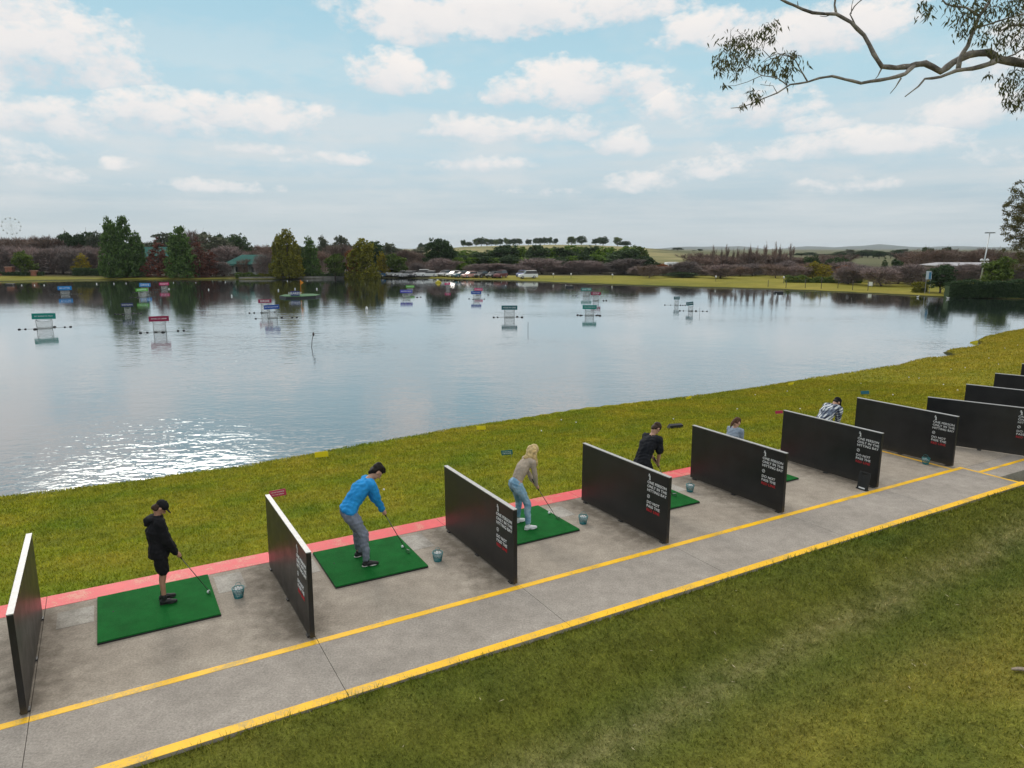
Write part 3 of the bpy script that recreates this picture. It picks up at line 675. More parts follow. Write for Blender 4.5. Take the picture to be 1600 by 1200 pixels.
notice(752, 669, 15, YEL, '', '', 'yellow notice at the water edge above the divider of the man in blue', 3)
notice(1078, 620, 9, YEL, '', '', 'small yellow notice at the water edge above the ponytailed woman', 30)
notice(1218, 644, 11, PINK, '', '', 'small pink notice peeking out over the top corner of a divider', 12)
notice(1352, 613, 11, (.02, .16, .25), '', '', 'small blue notice on the bank above the row of dividers', 10)
notice(1237, 598, 8, YEL, '', '', 'tiny yellow notice at the shore, second from the right', 20)
notice(1523, 534, 9, YEL, '', '', 'tiny yellow notice on the shore spit at the right', 20)
x, y = at(1054, 669, -.9)
for _ in range(5): x, y = at(1054, 669, gz(x, y))
root = empty('low_black_box', (x, y, gz(x, y)), R(4))
MB().prism([(-.22, 0), (.24, 0), (.24, .13), (-.16, .11)], -.12, .12).build('housing', DK, root, bevel=.008); MB().box((0, -.123, .06), (.3, .004, .04)).build('front_slot', RUB, root)
tag(root, 'low black box lying on the grass right of the man in the black t-shirt', 'box')
# piece of bark and leaf litter on the front lawn
BK = P_('dry_bark', (.30, .24, .18), .9, 0, .3, 20, .5)
x, y = at(1594, 1064, -.2); mb = MB(); pts = []
for k in range(9):
    t = k / 8; pts.append((-.16 + .4 * t, .03 * math.sin(3 * t), .02 + .04 * math.sin(math.pi * t)))
for off in (-.035, -.01, .02): mb.tube([(a_, b2 + off * (1 + a_), c2 + abs(off) * .4) for a_, b2, c2 in pts], [.006 + .022 * math.sin(math.pi * min(1, (k + 1) / 9)) for k in range(9)], 6)
o = mb.build('bark_strip', BK, None, True); o.location = (x, y, gz(x, y)); o.rotation_euler = (0, 0, R(-30)); o.scale = (.65,) * 3; tag(o, 'curled grey strip of bark on the lawn at the right edge', 'bark')
rng = np.random.default_rng(8); n = 130
r = rng.uniform(2, 17, n); d = rng.uniform(-2, 7.0, n); X = r * CA - d * SA; Y = r * SA + d * CA; Zl = height(X, Y) + .045
a = rng.uniform(0, 6.28, n); L = rng.uniform(.015, .042, n); wv_ = L * .16
u = np.stack([np.cos(a), np.sin(a), rng.uniform(-.3, .3, n)], -1); q = np.stack([-np.sin(a), np.cos(a), 0 * a], -1); p = np.stack([X, Y, Zl], -1)
VV = np.stack([p - u * L[:, None], p + q * wv_[:, None], p + u * L[:, None], p - q * wv_[:, None]], 1).reshape(-1, 3)
tag(np_mesh('leaf_litter', VV, np.arange(4 * n).reshape(-1, 4), P_('dry_leaf', (.42, .36, .22), .8, 0, .3, 3)), 'dry gum leaves scattered over the lawn in front of the walkway', 'leaf litter', kind='stuff')
# ------------------------------------------------------------------ people
def hull(objs):
    bm = bmesh.new()
    for p in objs: bm.verts.new(p)
    r = bmesh.ops.convex_hull(bm, input=bm.verts); 
    bmesh.ops.delete(bm, geom=[v for v in bm.verts if not v.link_faces], context='VERTS')
    bm.verts.index_update(); out = ([tuple(v.co) for v in bm.verts], [tuple(v.index for v in f.verts) for f in bm.faces]); bm.free(); return out
SPH = []
for i in range(7):
    t = math.pi * (i + .001) / 6.002
    for k in range(10): SPH.append(Vector((math.sin(t) * math.cos(k * .6283), math.sin(t) * math.sin(k * .6283), math.cos(t))))
class Blob:
    def __init__(s): s.mb = MB()
    def cap(s, p0, r0, p1, r1):
        p0, p1 = Vector(p0), Vector(p1); s.mb.add(*hull([p0 + q * r0 for q in SPH] + [p1 + q * r1 for q in SPH])); return s
    def chain(s, pts):
        for a, b in zip(pts, pts[1:]): s.cap(a[0], a[1], b[0], b[1])
        return s
    def ell(s, c, rr, M=None):
        c = Vector(c); s.mb.add(*hull([c + ((M @ Vector((q.x * rr[0], q.y * rr[1], q.z * rr[2]))) if M else Vector((q.x * rr[0], q.y * rr[1], q.z * rr[2]))) for q in SPH])); return s
    def ring_chain(s, rings):      # (center, rx, ry, rz, M)
        P = [[Vector(c) + (M @ Vector((q.x * rx, q.y * ry, q.z * rz))) for q in SPH] for c, rx, ry, rz, M in rings]
        for a, b in zip(P, P[1:]): s.mb.add(*hull(a + b))
        return s
    def build(s, name, mat, parent, vox=.009, smooth=3, wr=0.0, seed=0):
        me = bpy.data.meshes.new(name); me.from_pydata(s.mb.v, [], s.mb.f); o = bpy.data.objects.new(name, me); COL.objects.link(o)
        m1 = o.modifiers.new('r', 'REMESH'); m1.mode = 'VOXEL'; m1.voxel_size = vox
        m2 = o.modifiers.new('s', 'SMOOTH'); m2.factor = .6; m2.iterations = smooth
        bpy.context.view_layer.update(); dg = bpy.context.evaluated_depsgraph_get()
        me2 = bpy.data.meshes.new_from_object(o.evaluated_get(dg)); bpy.data.objects.remove(o); bpy.data.meshes.remove(me)
        if wr:
            n = len(me2.vertices); co = np.empty(n * 3); me2.vertices.foreach_get('co', co); co = co.reshape(-1, 3); no = np.empty(n * 3); me2.vertices.foreach_get('normal', no); no = no.reshape(-1, 3)
            x, y, z = co[:, 0], co[:, 1], co[:, 2]; q = seed
            f = np.sin(x * 31 + 3 * np.sin(z * 17 + q) + q) * np.sin(z * 43 + 4 * np.sin(y * 13 + q) + x * 22) + .6 * np.sin(y * 60 + z * 38 + 3 * np.sin(x * 29 + q))
            f = f + 1.1 * np.sin(z * 19 + 2.5 * np.sin(x * 9 + q) + y * 11); co += no * (f * wr)[:, None]; me2.vertices.foreach_set('co', co.ravel())
        me2.materials.clear(); me2.materials.append(mat); me2.shade_smooth(); me2.name = name
        return link(name, me2, parent)
def frame(fwd, up=(0, 0, 1)):      # columns: x = forward, y = left, z = up-ish, built so z follows 'up' exactly
    z = Vector(up).normalized(); x = Vector(fwd); x = (x - z * x.dot(z)).normalized(); y = z.cross(x); return Matrix((x, y, z)).transposed()
SKIN = P_('skin_tone', (.48, .27, .19), .55, 0, .08, 10); SKIN2 = P_('skin_tone_tanned', (.40, .21, .14), .55, 0, .1, 10)
EYE = P_('eye_dark', (.03, .02, .018), .3, 0, .1); LIP = P_('lip', (.36, .13, .11), .5, 0, .1)
def cloth(name, c, var=.18, scale=9, rough=.85):
    if name in MC: return MC[name]
    m = plain(name, c, rough, 0, var, scale, .35, .2, 55); MC[name] = m; return m
GRIP = P_('club_grip', (.012, .012, .012), .7); STEEL = P_('club_steel', (.10, .10, .105), .3, .9, .05); HEADM = P_('club_head_steel', (.6, .6, .6), .22, .95, .05)
def person(lab, px, py, S, pose, look, face_off=0):
    """local frame: +x the way the golfer faces, +y to the golfer's left, z up; px,py pixel of the point between the feet"""
    x, y = at(px, py, MZ); root = empty('person', (x, y, MZ), A + R(face_off)); root.scale = (S, S, S)
    tag(root, lab, 'person', 'golfers at the hitting bays')
    p = dict(hip=-.12, hipz=.93, sh=(.15, 1.36), head=(.29, 1.60), hand=(.38, .80), clubh=(.80, -.02), feet=.22, knee=.06, slim=1.0, fem=0, down=.9, tw=0); p.update(pose)
    sl = p['slim']; hipc = Vector((p['hip'], 0, p['hipz'])); shc = Vector((p['sh'][0], 0, p['sh'][1])); hd = Vector((p['head'][0], 0, p['head'][1])); hand = Vector((p['hand'][0], 0, p['hand'][1]))
    spine = (shc - hipc).normalized(); nz_ = Vector((spine.z, 0, -spine.x))          # chest normal, pointing forward
    SM = Matrix((nz_, Vector((0, 1, 0)), spine)).transposed()
    sw = .185 * sl if not p['fem'] else .16 * sl
    def spt(t, bow=.035): return hipc.lerp(shc, t) - nz_ * bow * math.sin(math.pi * t)
    def torso(o):   # o: offset for clothing
        f = p['fem']
        return [(spt(0) - spine * .02, .105 * sl + o, (.165 if not f else .17) * sl + o, .08, SM), (spt(.3), .095 * sl + o, (.145 if not f else .125) * sl + o, .06, SM),
                (spt(.68), .118 * sl + o, (.172 if not f else .145) * sl + o, .09, SM), (spt(.95) + nz_ * .005, .085 * sl + o, (.165 if not f else .135) * sl + o, .06, SM)]
    ank = {s: Vector((0, s * p['feet'], .085)) for s in (-1, 1)}; kne = {s: Vector((p['knee'] + p['hip'] * .25, s * (p['feet'] * .85), .50)) for s in (-1, 1)}
    hj = {s: hipc + Vector((.0, s * .09 * sl, -.05)) for s in (-1, 1)}
    shj = {s: shc + Vector((.0 + .02, s * sw, -.015)) for s in (-1, 1)}
    wr = {1: hand + Vector((-.035, .035, .055)), -1: hand + Vector((-.01, -.04, .0))}
    elb = {}
    for s in (-1, 1):
        mid = shj[s].lerp(wr[s], .5); elb[s] = mid + Vector((.00, s * .045, -.01)) - nz_ * .03
    k = p.get('limb', 1.0)
    body = Blob(); body.ring_chain(torso(0))
    for s in (-1, 1):
        body.chain([(hj[s], .088 * sl), (kne[s], .056 * sl), (kne[s].lerp(ank[s], .35) - Vector((.02, 0, 0)), .054 * sl * k), (ank[s], .037 * sl)])
        body.cap(ank[s] + Vector((-.03, 0, -.045)), .034, ank[s] + Vector((.15, s * .03, -.06)), .024)
        body.chain([(shc + Vector((0, s * sw * .55, .0)), .062 * sl), (shj[s], .056 * sl * k), (elb[s], .041 * sl * k), (elb[s].lerp(wr[s], .4), .038 * k * sl), (wr[s], .026 * sl)])
    clubd = Vector((p['clubh'][0], 0, p['clubh'][1])) - hand; cd = clubd.normalized()
    side = Vector((0, 1, 0)); fr = cd.cross(side).normalized()     # perpendicular to shaft, toward front/down
    for s in (1, -1):
        g = hand + cd * (-.04 if s == 1 else .045)                # grip centre of this hand
        back = side * (.032 * s)
        body.cap(wr[s], .026, g + back, .024); body.ell(g + back, (.022, .018, .042), frame(side, cd))
        for q in range(4):
            c = g + cd * (-.030 + .021 * q); Lf = (.9, 1.05, 1.0, .8)[q]
            pts = [c + back * .9 + fr * .012, c + fr * .034 * Lf + back * .25, c + fr * .026 * Lf - back * .55, c - back * .85 - fr * .006]
            body.chain([(pts[0], .0105), (pts[1], .0100), (pts[2], .0095), (pts[3], .0085)])
        body.chain([(g + back * .8 - cd * .02, .013), (g - fr * .026 + cd * .012, .0115), (g - fr * .020 + cd * .045, .0095)])
    # neck and head
    hfw = (Vector((math.cos(p['down']), 0, -math.sin(p['down'])))); hup = Vector((math.sin(p['down']), 0, math.cos(p['down'])))
    HM = Matrix((hfw, Vector((0, 1, 0)), hup)).transposed()
    def H(a, b, c): return hd + HM @ Vector((a, b, c))
    hd.x = shc.x + (hd.x - shc.x) * .88; hd.z = shc.z + (hd.z - shc.z) * .90
    body.chain([(shc + Vector((0, 0, .0)) - nz_ * .01, .068), (shc.lerp(hd, .45) - nz_ * .01, .052), (H(-.03, 0, -.06), .052)])
    body.ell(H(-.005, 0, .025), (.098, .076, .098), HM); body.ell(H(.022, 0, -.045), (.068, .058, .072), HM); body.ell(H(.058, 0, -.093), (.024, .026, .022), HM)
    body.chain([(H(.088, 0, .008), .010), (H(.112, 0, -.030), .015)]); body.ell(H(.074, 0, .022), (.022, .055, .014), HM)
    for s in (-1, 1):
        body.ell(H(-.008, s * .077, -.012), (.020, .010, .032), HM)
    skin = look.get('skin', SKIN)
    body.build('body', skin, root, .0078, 2)
    for s in (-1, 1): 
        o = MB().ball((0, 0, 0), .0125, 10, 6, (.6, 1.1, .6)).build('eye', EYE, root, True); o.matrix_local = Matrix.Translation(H(.088, s * .030, .004)) @ HM.to_4x4()
    o = MB().ball((0, 0, 0), .02, 10, 6, (.35, 1.1, .3)).build('mouth', LIP, root, True); o.matrix_local = Matrix.Translation(H(.088, 0, -.062)) @ HM.to_4x4()
    # ---- clothes
    t = look['top']; o_ = t.get('o', .022); b = Blob()
    rings = torso(o_)
    if t.get('crop'): rings[0] = (spt(.16), .1 * sl + o_, .135 * sl + o_, .02, SM)
    else: rings[0] = (spt(0) - spine * t.get('hem', .0) - nz_ * .006, .128 * sl + o_, .176 * sl + o_, .05, SM)
    b.ring_chain(rings)
    for s in (-1, 1):
        e = t.get('sleeve', 1.0)
        if e >= 1: b.chain([(shc + Vector((0, s * sw * .5, .0)), .062 * sl + o_ * .7), (shj[s], .060 * sl + o_ * .7), (elb[s], .044 * sl + o_ * .8), (elb[s].lerp(wr[s], .86), .031 * sl + o_ * .75)])
        else: b.chain([(shc + Vector((0, s * sw * .5, .0)), .062 * sl + o_ * .7), (shj[s], .062 * sl + o_ * .7), (shj[s].lerp(elb[s], .8), .052 * sl + o_ * 1.1)])
    b.cap(shc, .07 * sl + o_ * .4, shc.lerp(hd, .22), .055 + o_ * .2)
    b.build(t['name'], t['mat'], root, .010, 3, t.get('wr', .004), S * 7)
    if t.get('hood'):
        b = Blob(); b.chain([(shc - nz_ * .07 + Vector((0, .09, .03)), .045), (shc - nz_ * .145 + Vector((0, .0, .0)), .062), (shc - nz_ * .07 + Vector((0, -.09, .03)), .045)]); b.cap(shc - nz_ * .13 + Vector((0, 0, .01)), .06, shc - nz_ * .16 - spine * .06, .04)
        b.chain([(shc + Vector((.05, .055, .05)), .026), (shc + Vector((-.03, .085, .06)), .03), (shc + Vector((-.08, 0, .06)), .035), (shc + Vector((-.03, -.085, .06)), .03), (shc + Vector((.05, -.055, .05)), .026)])
        b.build('hood', t['mat'], root, .010, 3, .003)
    t = look['legs']; b = Blob(); o_ = t.get('o', .02)
    b.ring_chain([(spt(.14 if look['top'].get('crop') else .05), .095 * sl + o_ * .5, (.128 if p['fem'] else .15) * sl + o_ * .5, .02, SM), (spt(0) - spine * .04 - nz_ * .012, .112 * sl + o_, (.168 if p['fem'] else .162) * sl + o_ * .6, .07, SM)])
    for s in (-1, 1):
        b.cap(hipc + Vector((-.045, s * .065, -.05)) , .088 * sl + o_ * .5, hj[s] - Vector((0, 0, .08)), .085 * sl + o_ * .7)
        if t.get('short'): b.cap(hj[s], .09 * sl + o_, hj[s].lerp(kne[s], .74), .070 * sl + o_ * 1.3)
        else:
            e = t.get('len', .93); b.chain([(hj[s], .088 * sl + o_), (kne[s], .058 * sl + o_), (kne[s].lerp(ank[s], .4) - Vector((.012, 0, 0)), .052 * sl + o_), (kne[s].lerp(ank[s], e), .038 * sl + o_ * t.get('cuff', .75))])
    b.build(t['name'], t['mat'], root, .010, 3, t.get('wr', .004), S * 3)
    # ---- shoes
    for s in (-1, 1):
        sh = Blob(); a = ank[s]; sh.cap((a.x - .035, a.y, .045), .043, (a.x + .06, a.y + s * .012, .045), .043); sh.cap((a.x + .06, a.y + s * .012, .040), .042, (a.x + .16, a.y + s * .03, .030), .030); sh.cap((a.x - .02, a.y, .05), .042, (a.x - .005, a.y, .095), .043)
        so = sh.build('shoe', look['shoe'], root, .008, 2)
        sb = Blob(); sb.ell((a.x - .02, a.y, .014), (.068, .043, .016)); sb.cap((a.x - .03, a.y, .014), .016, (a.x + .165, a.y + s * .03, .012), .014); sb.ell((a.x + .1, a.y + s * .018, .014), (.085, .047, .016))
        sb.build('sole', look['sole'], so, .008, 1)
        if look.get('sock'): Blob().cap(a + Vector((0, 0, -.02)), .044, a + Vector((-.004, 0, .055)), .045).build('sock', look['sock'], root, .008, 1)
    # ---- hair and cap
    hm = look['hair']; b = Blob(); kind = look['hairkind']
    if kind == 'short':
        b.ell(H(-.018, 0, .045), (.108, .088, .096), HM); b.ell(H(-.056, 0, -.022), (.060, .076, .075), HM); b.ell(H(-.07, 0, -.07), (.03, .055, .04), HM); b.ell(H(.058, 0, .088), (.045, .058, .030), HM)
        for q in range(16): a = q * 2.4; b.ell(H(-.02 + .07 * math.cos(a), .055 * math.sin(a), .098 + .012 * math.sin(q * 1.7)), (.03, .026, .022), HM)
        b.build('hair', hm, root, .008, 1, .006, 2)
    elif kind == 'crop':
        b.ell(H(-.014, 0, .045), (.105, .085, .092), HM); b.ell(H(-.054, 0, -.022), (.056, .074, .070), HM); b.ell(H(-.066, 0, -.07), (.03, .052, .035), HM); b.build('hair', hm, root, .008, 1, .002, 2)
    elif kind == 'long':
        b.ell(H(-.016, 0, .038), (.108, .092, .098), HM); b.ell(H(-.058, 0, -.03), (.068, .088, .095), HM); b.chain([(H(-.07, 0, -.02), .075), (shc.lerp(hd, .35) - nz_ * .04, .058), (shc - nz_ * .085 + Vector((0, 0, .02)), .03)])
        for s in (-1, 1):
            e0 = H(.0, s * .072, .01); e1 = hd + Vector((-.00, s * .085, -.12)); e2 = hd + Vector((.03, s * .085, -.24)); e3 = hd + Vector((.045, s * .07, -.31)); b.chain([(e0, .036), (e1, .040), (e2, .032), (e3, .012)])
        for q in range(5): yy = -.06 + .03 * q; b.chain([(H(-.075, yy, .0), .035), (hd + Vector((-.075, yy, -.11)), .038), (hd + Vector((-.09, yy, -.19)), .014)])
        b.build('hair', hm, root, .008, 2, .003, 5)
    elif kind == 'pony':
        b.ell(H(-.016, 0, .040), (.1, .082, .088), HM); b.ell(H(-.05, 0, -.012), (.056, .070, .058), HM); b.chain([(H(-.1, 0, .04), .028), (H(-.135, 0, -.03), .036), (H(-.135, 0, -.13), .034), (H(-.12, 0, -.23), .013)]); b.build('hair', hm, root, .008, 2, .003, 5)
    elif kind == 'cap':
        b.ell(H(-.05, 0, -.008), (.058, .074, .062), HM)
        if look.get('longish'): b.ell(H(-.085, 0, -.045), (.032, .055, .055), HM); b.ell(H(-.045, .0, -.05), (.04, .078, .045), HM)
        b.build('hair', hm, root, .008, 1, .003, 2)
        c = Blob(); c.ell(H(-.008, 0, .052), (.112, .092, .082), HM); c.ring_chain([(H(.06, 0, .050), .05, .072, .010, HM), (H(.145, 0, .030), .045, .055, .008, HM)]); c.ell(H(-.008, 0, .135), (.012, .012, .008), HM)
        c.build('cap', look['capm'], root, .008, 1)
    if look.get('belt'): pass
    # ---- the club, held but a thing of its own
    cl = empty('golf_club', root.location, root.rotation_euler[2]); cl.scale = (S, S, S)
    tag(cl, look['clublab'], 'golf club', 'golf clubs in use'); tip = hand + clubd; butt = hand - cd * .16
    tip.z = max(tip.z, .02)
    MB().tube([butt, hand + cd * .14], [.0145, .011], 8).build('grip', GRIP, cl, True)
    MB().tube([hand + cd * .135, tip], [.0065, .0055], 8).build('shaft', STEEL, cl, True)
    hp = MB(); 
    poly = [(-.012, -.012), (.0, .016), (.014, .034), (.028, .03), (.026, -.004), (.018, -.014)]
    hp.add([Vector((tip.x + .0 + u_ * .35 + vv * .0, tip.y + q, tip.z + w_)) for q in (.015, -.105) for (u_, w_) in [(-.035, -.018), (.05, -.018), (.03, .018 if q > -.05 else .055), (-.03, .018 if q > -.05 else .055)] for vv in (0,)], [(0, 1, 2, 3), (7, 6, 5, 4), (0, 4, 5, 1), (1, 5, 6, 2), (2, 6, 7, 3), (3, 7, 4, 0)])
    hp.build('club_head', HEADM, cl, bevel=.003)
    return root
BLK = cloth('black_cloth', (.010, .010, .012)); NAVY = cloth('black_tee', (.013, .014, .018))
BLUE = cloth('blue_jersey', (.022, .26, .60)); GREYP = cloth('grey_joggers', (.19, .215, .27), .15, 22); BEIGE = cloth('beige_knit', (.40, .33, .26), .1, 40); GTEE = cloth('grey_blue_top', (.26, .31, .38))
m, nt, b = new_mat('washed_denim'); v = coords(nt, False); a = tex_noise(nt, v, 5, 5, .6); f = tex_noise(nt, v, 90, 3, .6)
col = ramp(nt, a.outputs['Fac'], [(.35, (.11, .26, .40)), (.65, (.34, .50, .62))]).outputs['Color']; col = mix(nt, .5, col, ramp(nt, f.outputs['Fac'], [(.3, .7), (.7, 1.2)]).outputs['Color'], 'MULTIPLY')
nt.links.new(col, b.inputs['Base Color']); b.inputs['Roughness'].default_value = .85; add_bump(nt, b, f.outputs['Fac'], .3, .004); DENIM = m
m, nt, b = new_mat('checked_flannel'); v = coords(nt, False); sp = N(nt, 'ShaderNodeSeparateXYZ'); nt.links.new(v, sp.inputs[0])
def stripe(s, k): return math_n(nt, 'GREATER_THAN', math_n(nt, 'FRACT', math_n(nt, 'MULTIPLY', s, k)), .5)
s1 = stripe(math_n(nt, 'ADD', sp.outputs['Y'], math_n(nt, 'MULTIPLY', sp.outputs['X'], .3)), 14); s2 = stripe(math_n(nt, 'ADD', sp.outputs['Z'], math_n(nt, 'MULTIPLY', sp.outputs['X'], -.6)), 14)
k = math_n(nt, 'MULTIPLY', math_n(nt, 'ADD', s1, s2), .5); col = ramp(nt, k, [(0.0, (.72, .74, .74)), (.5, (.15, .18, .24)), (1.0, (.018, .022, .045))]).outputs['Color']
nt.links.new(col, b.inputs['Base Color']); b.inputs['Roughness'].default_value = .85; CHECK = m
BRN = cloth('brown_hair', (.045, .025, .016), .3, 30, .6); DBR = cloth('dark_hair', (.016, .011, .009), .3, 30, .6); BLO = cloth('blonde_hair', (.60, .44, .21), .55, 16, .5); AUB = cloth('auburn_hair', (.085, .038, .022), .3, 30, .6)
WSH = P_('white_shoe', (.75, .76, .78), .6, 0, .05); BSH = P_('black_shoe', (.013, .013, .014), .6, 0, .2); LSOLE = P_('pale_sole', (.62, .61, .58), .6, 0, .1)
person('boy in black hoodie, black shorts and black cap standing over a ball', 257, 940, .885, dict(hip=.0, hipz=.92, sh=(.01, 1.43), head=(.085, 1.635), hand=(.25, .80), clubh=(.68, -.0), feet=.09, knee=.02, slim=.92, down=.85, limb=.9),
       dict(top=dict(name='hoodie', mat=BLK, o=.045, hem=.11, hood=1, wr=.005), legs=dict(name='shorts', mat=BLK, short=1, o=.03), shoe=BSH, sole=BSH, sock=BSH, hair=BRN, hairkind='cap', longish=1, capm=BLK, skin=SKIN2, clublab='golf club held by the boy in the black cap'))
person('tall man in long-sleeved blue top and grey joggers bending over a golf ball', 567, 877, 1.02, dict(hip=-.18, hipz=.92, sh=(.13, 1.32), head=(.31, 1.475), hand=(.36, .80), clubh=(.75, -.0), feet=.20, knee=.03, down=.95),
       dict(top=dict(name='jersey', mat=BLUE, o=.024, hem=.05, wr=.005), legs=dict(name='joggers', mat=GREYP, o=.022, wr=.006, cuff=.6), shoe=BSH, sole=LSOLE, hair=DBR, hairkind='short', clublab='golf club held by the man in the blue top'))
person('blonde woman in beige long-sleeved top, pale jeans and white shoes', 817, 822, .93, dict(hip=-.15, hipz=.93, sh=(.11, 1.35), head=(.24, 1.54), hand=(.30, .80), clubh=(.80, -.0), feet=.20, knee=.05, fem=1, slim=.97, down=1.0, limb=.88),
       dict(top=dict(name='knit_top', mat=BEIGE, o=.012, crop=1, wr=.003), legs=dict(name='jeans', mat=DENIM, o=.016, len=.84, cuff=1.2, wr=.004), shoe=WSH, sole=WSH, hair=BLO, hairkind='long', clublab='golf club held by the blonde woman'))
person('man with short dark hair in a black t-shirt seen from behind over a divider', 1009, 786, .99, dict(hip=-.12, hipz=.93, sh=(.10, 1.36), head=(.24, 1.56), hand=(.28, .80), clubh=(.80, -.0), feet=.18, down=1.0),
       dict(top=dict(name='t_shirt', mat=NAVY, o=.03, hem=.12, sleeve=.5, wr=.005), legs=dict(name='trousers', mat=BLK, o=.02), shoe=BSH, sole=BSH, hair=BRN, hairkind='crop', clublab='golf club held by the man in the black t-shirt'), 6)
person('woman with auburn ponytail in a grey-blue top, head and shoulders above a divider', 1139, 759, .90, dict(hip=-.0, hipz=.93, sh=(.10, 1.38), head=(.18, 1.56), hand=(.28, .80), clubh=(.80, -.0), feet=.18, fem=1, down=.8),
       dict(top=dict(name='top', mat=GTEE, o=.022, hem=.06), legs=dict(name='trousers', mat=BLK, o=.018), shoe=WSH, sole=WSH, hair=AUB, hairkind='pony', clublab='golf club held by the ponytailed woman'), 8)
person('man in a checked shirt and black cap bending down behind a divider', 1285, 718, 1.0, dict(hip=-.16, hipz=.93, sh=(.20, 1.29), head=(.38, 1.40), hand=(.33, .80), clubh=(.82, -.0), feet=.2, down=.95),
       dict(top=dict(name='checked_shirt', mat=CHECK, o=.034, hem=.1), legs=dict(name='trousers', mat=BLK, o=.02), shoe=BSH, sole=BSH, hair=DBR, hairkind='cap', capm=BLK, clublab='golf club held by the man in the checked shirt'))
# ------------------------------------------------------------------ trees
def leaf_mat(name, c, var=.35, trans=.25):
    m, nt, b = new_mat(name); g = N(nt, 'ShaderNodeNewGeometry'); oi = N(nt, 'ShaderNodeObjectInfo'); v = coords(nt)
    a = tex_noise(nt, v, .55, 4, .6)
    k = math_n(nt, 'ADD', math_n(nt, 'MULTIPLY', g.outputs['Random Per Island'], .5), math_n(nt, 'MULTIPLY', a.outputs['Fac'], .5))
    lo = [x * (1 - var) for x in c]; hi = [x * (1 + var) for x in c]; hi[0] *= 1.15
    col = ramp(nt, k, [(.25, lo), (.75, hi)]).outputs['Color']
    col = mix(nt, 1.0, col, ramp(nt, oi.outputs['Random'], [(0, (.78, .82, .8)), (1, (1.22, 1.15, 1.1))]).outputs['Color'], 'MULTIPLY')
    nt.links.new(col, b.inputs['Base Color']); b.inputs['Roughness'].default_value = .75; b.inputs['Specular IOR Level'].default_value = .2
    if trans:
        tb = N(nt, 'ShaderNodeBsdfTranslucent'); nt.links.new(col, tb.inputs['Color']); mx = N(nt, 'ShaderNodeMixShader'); mx.inputs[0].default_value = trans
        nt.links.new(b.outputs[0], mx.inputs[1]); nt.links.new(tb.outputs[0], mx.inputs[2]); nt.links.new(mx.outputs[0], nt.nodes['Material Output'].inputs['Surface'])
    return m
def crown(name, lobes, nclump, nleaf, ls, cs, seed, mat, aspect=1.0):
    rng = np.random.default_rng(seed); L = np.array(lobes, float); wt = (L[:, 3] * L[:, 4] * L[:, 5]) ** .67; li = rng.choice(len(L), nclump, p=wt / wt.sum())
    u = rng.normal(size=(nclump, 3)); u /= np.linalg.norm(u, axis=1)[:, None]; rr = rng.uniform(.35, 1.0, nclump) ** .45
    C = L[li, :3] + u * rr[:, None] * L[li, 3:6]
    rad_ = rng.uniform(.5, 1.3, nclump) * cs
    P0 = np.repeat(C, nleaf, 0) + rng.normal(size=(nclump * nleaf, 3)) * np.repeat(rad_, nleaf)[:, None] * [1, 1, .7]
    n = len(P0); a = rng.normal(size=(n, 3)); a /= np.linalg.norm(a, axis=1)[:, None]; b2 = rng.normal(size=(n, 3)); b2 -= a * (a * b2).sum(1)[:, None]; b2 /= np.linalg.norm(b2, axis=1)[:, None]
    s = ls * 1.5 * rng.uniform(.6, 1.4, n)[:, None]; a *= s * aspect; b2 *= s * .6
    V = np.stack([P0 - a, P0 - b2, P0 + a, P0 + b2], 1).reshape(-1, 3); V[:, 2] = np.maximum(V[:, 2], .01)
    return np_mesh(name, V, np.arange(4 * n).reshape(-1, 4), mat, 'mesh')
def limb_mesh(name, segs, mat, seg=5):
    mb = MB()
    for pts, rr in segs: mb.tube(pts, rr, seg)
    o = mb.build(name, mat, None, True); me = o.data; bpy.data.objects.remove(o); return me
def branches(seed, levels, h0, spread, up, n0, trunk_r, lean=0.0, length=.42):
    rg = random.Random(seed); segs = []; tips = []
    def grow(p, d, L, r, lv):
        pts = [p]; rr = [r]; q = p.copy(); dd = d.copy()
        for i in range(4):
            dd = (dd + Vector((rg.uniform(-1, 1), rg.uniform(-1, 1), rg.uniform(-.5, 1) * up)) * .17).normalized(); q = q + dd * L / 4; pts.append(q.copy()); rr.append(r * (1 - .12 * (i + 1)))
        segs.append((pts, rr)); tips.append((pts, dd, lv, L))
        if lv < levels:
            for k in range(rg.choice([2, 3, 3]) if lv else n0):
                b0 = pts[rg.choice([2, 3, 4])] if lv else pts[rg.choice([3, 4, 4])]
                a = rg.uniform(0, 6.283); nd = (dd + Vector((math.cos(a), math.sin(a), rg.uniform(-.1, .5) * up)) * spread * rg.uniform(.7, 1.2)).normalized()
                grow(b0, nd, L * rg.uniform(.6, .85) * (1.25 if lv == 0 else 1), r * .55, lv + 1)
    grow(Vector((0, 0, -.02)), Vector((lean, 0, 1)).normalized(), h0, trunk_r, 0); return segs, tips
BARK = P_('tree_bark', (.10, .08, .065), .9, 0, .3, 4, .4); BARKP = P_('bare_tree_bark', (.12, .095, .09), .9, 0, .3, 4, .4); GUMB = P_('pale_gum_bark', (.30, .27, .24), .8, 0, .35, 2.5, .4)
TWIG = leaf_mat('bare_twigs', (.215, .185, .178), .3, 0); TWIGB = leaf_mat('brown_twigs', (.175, .135, .112), .3, 0); TWIGR = leaf_mat('russet_twigs', (.135, .062, .045), .35, 0)
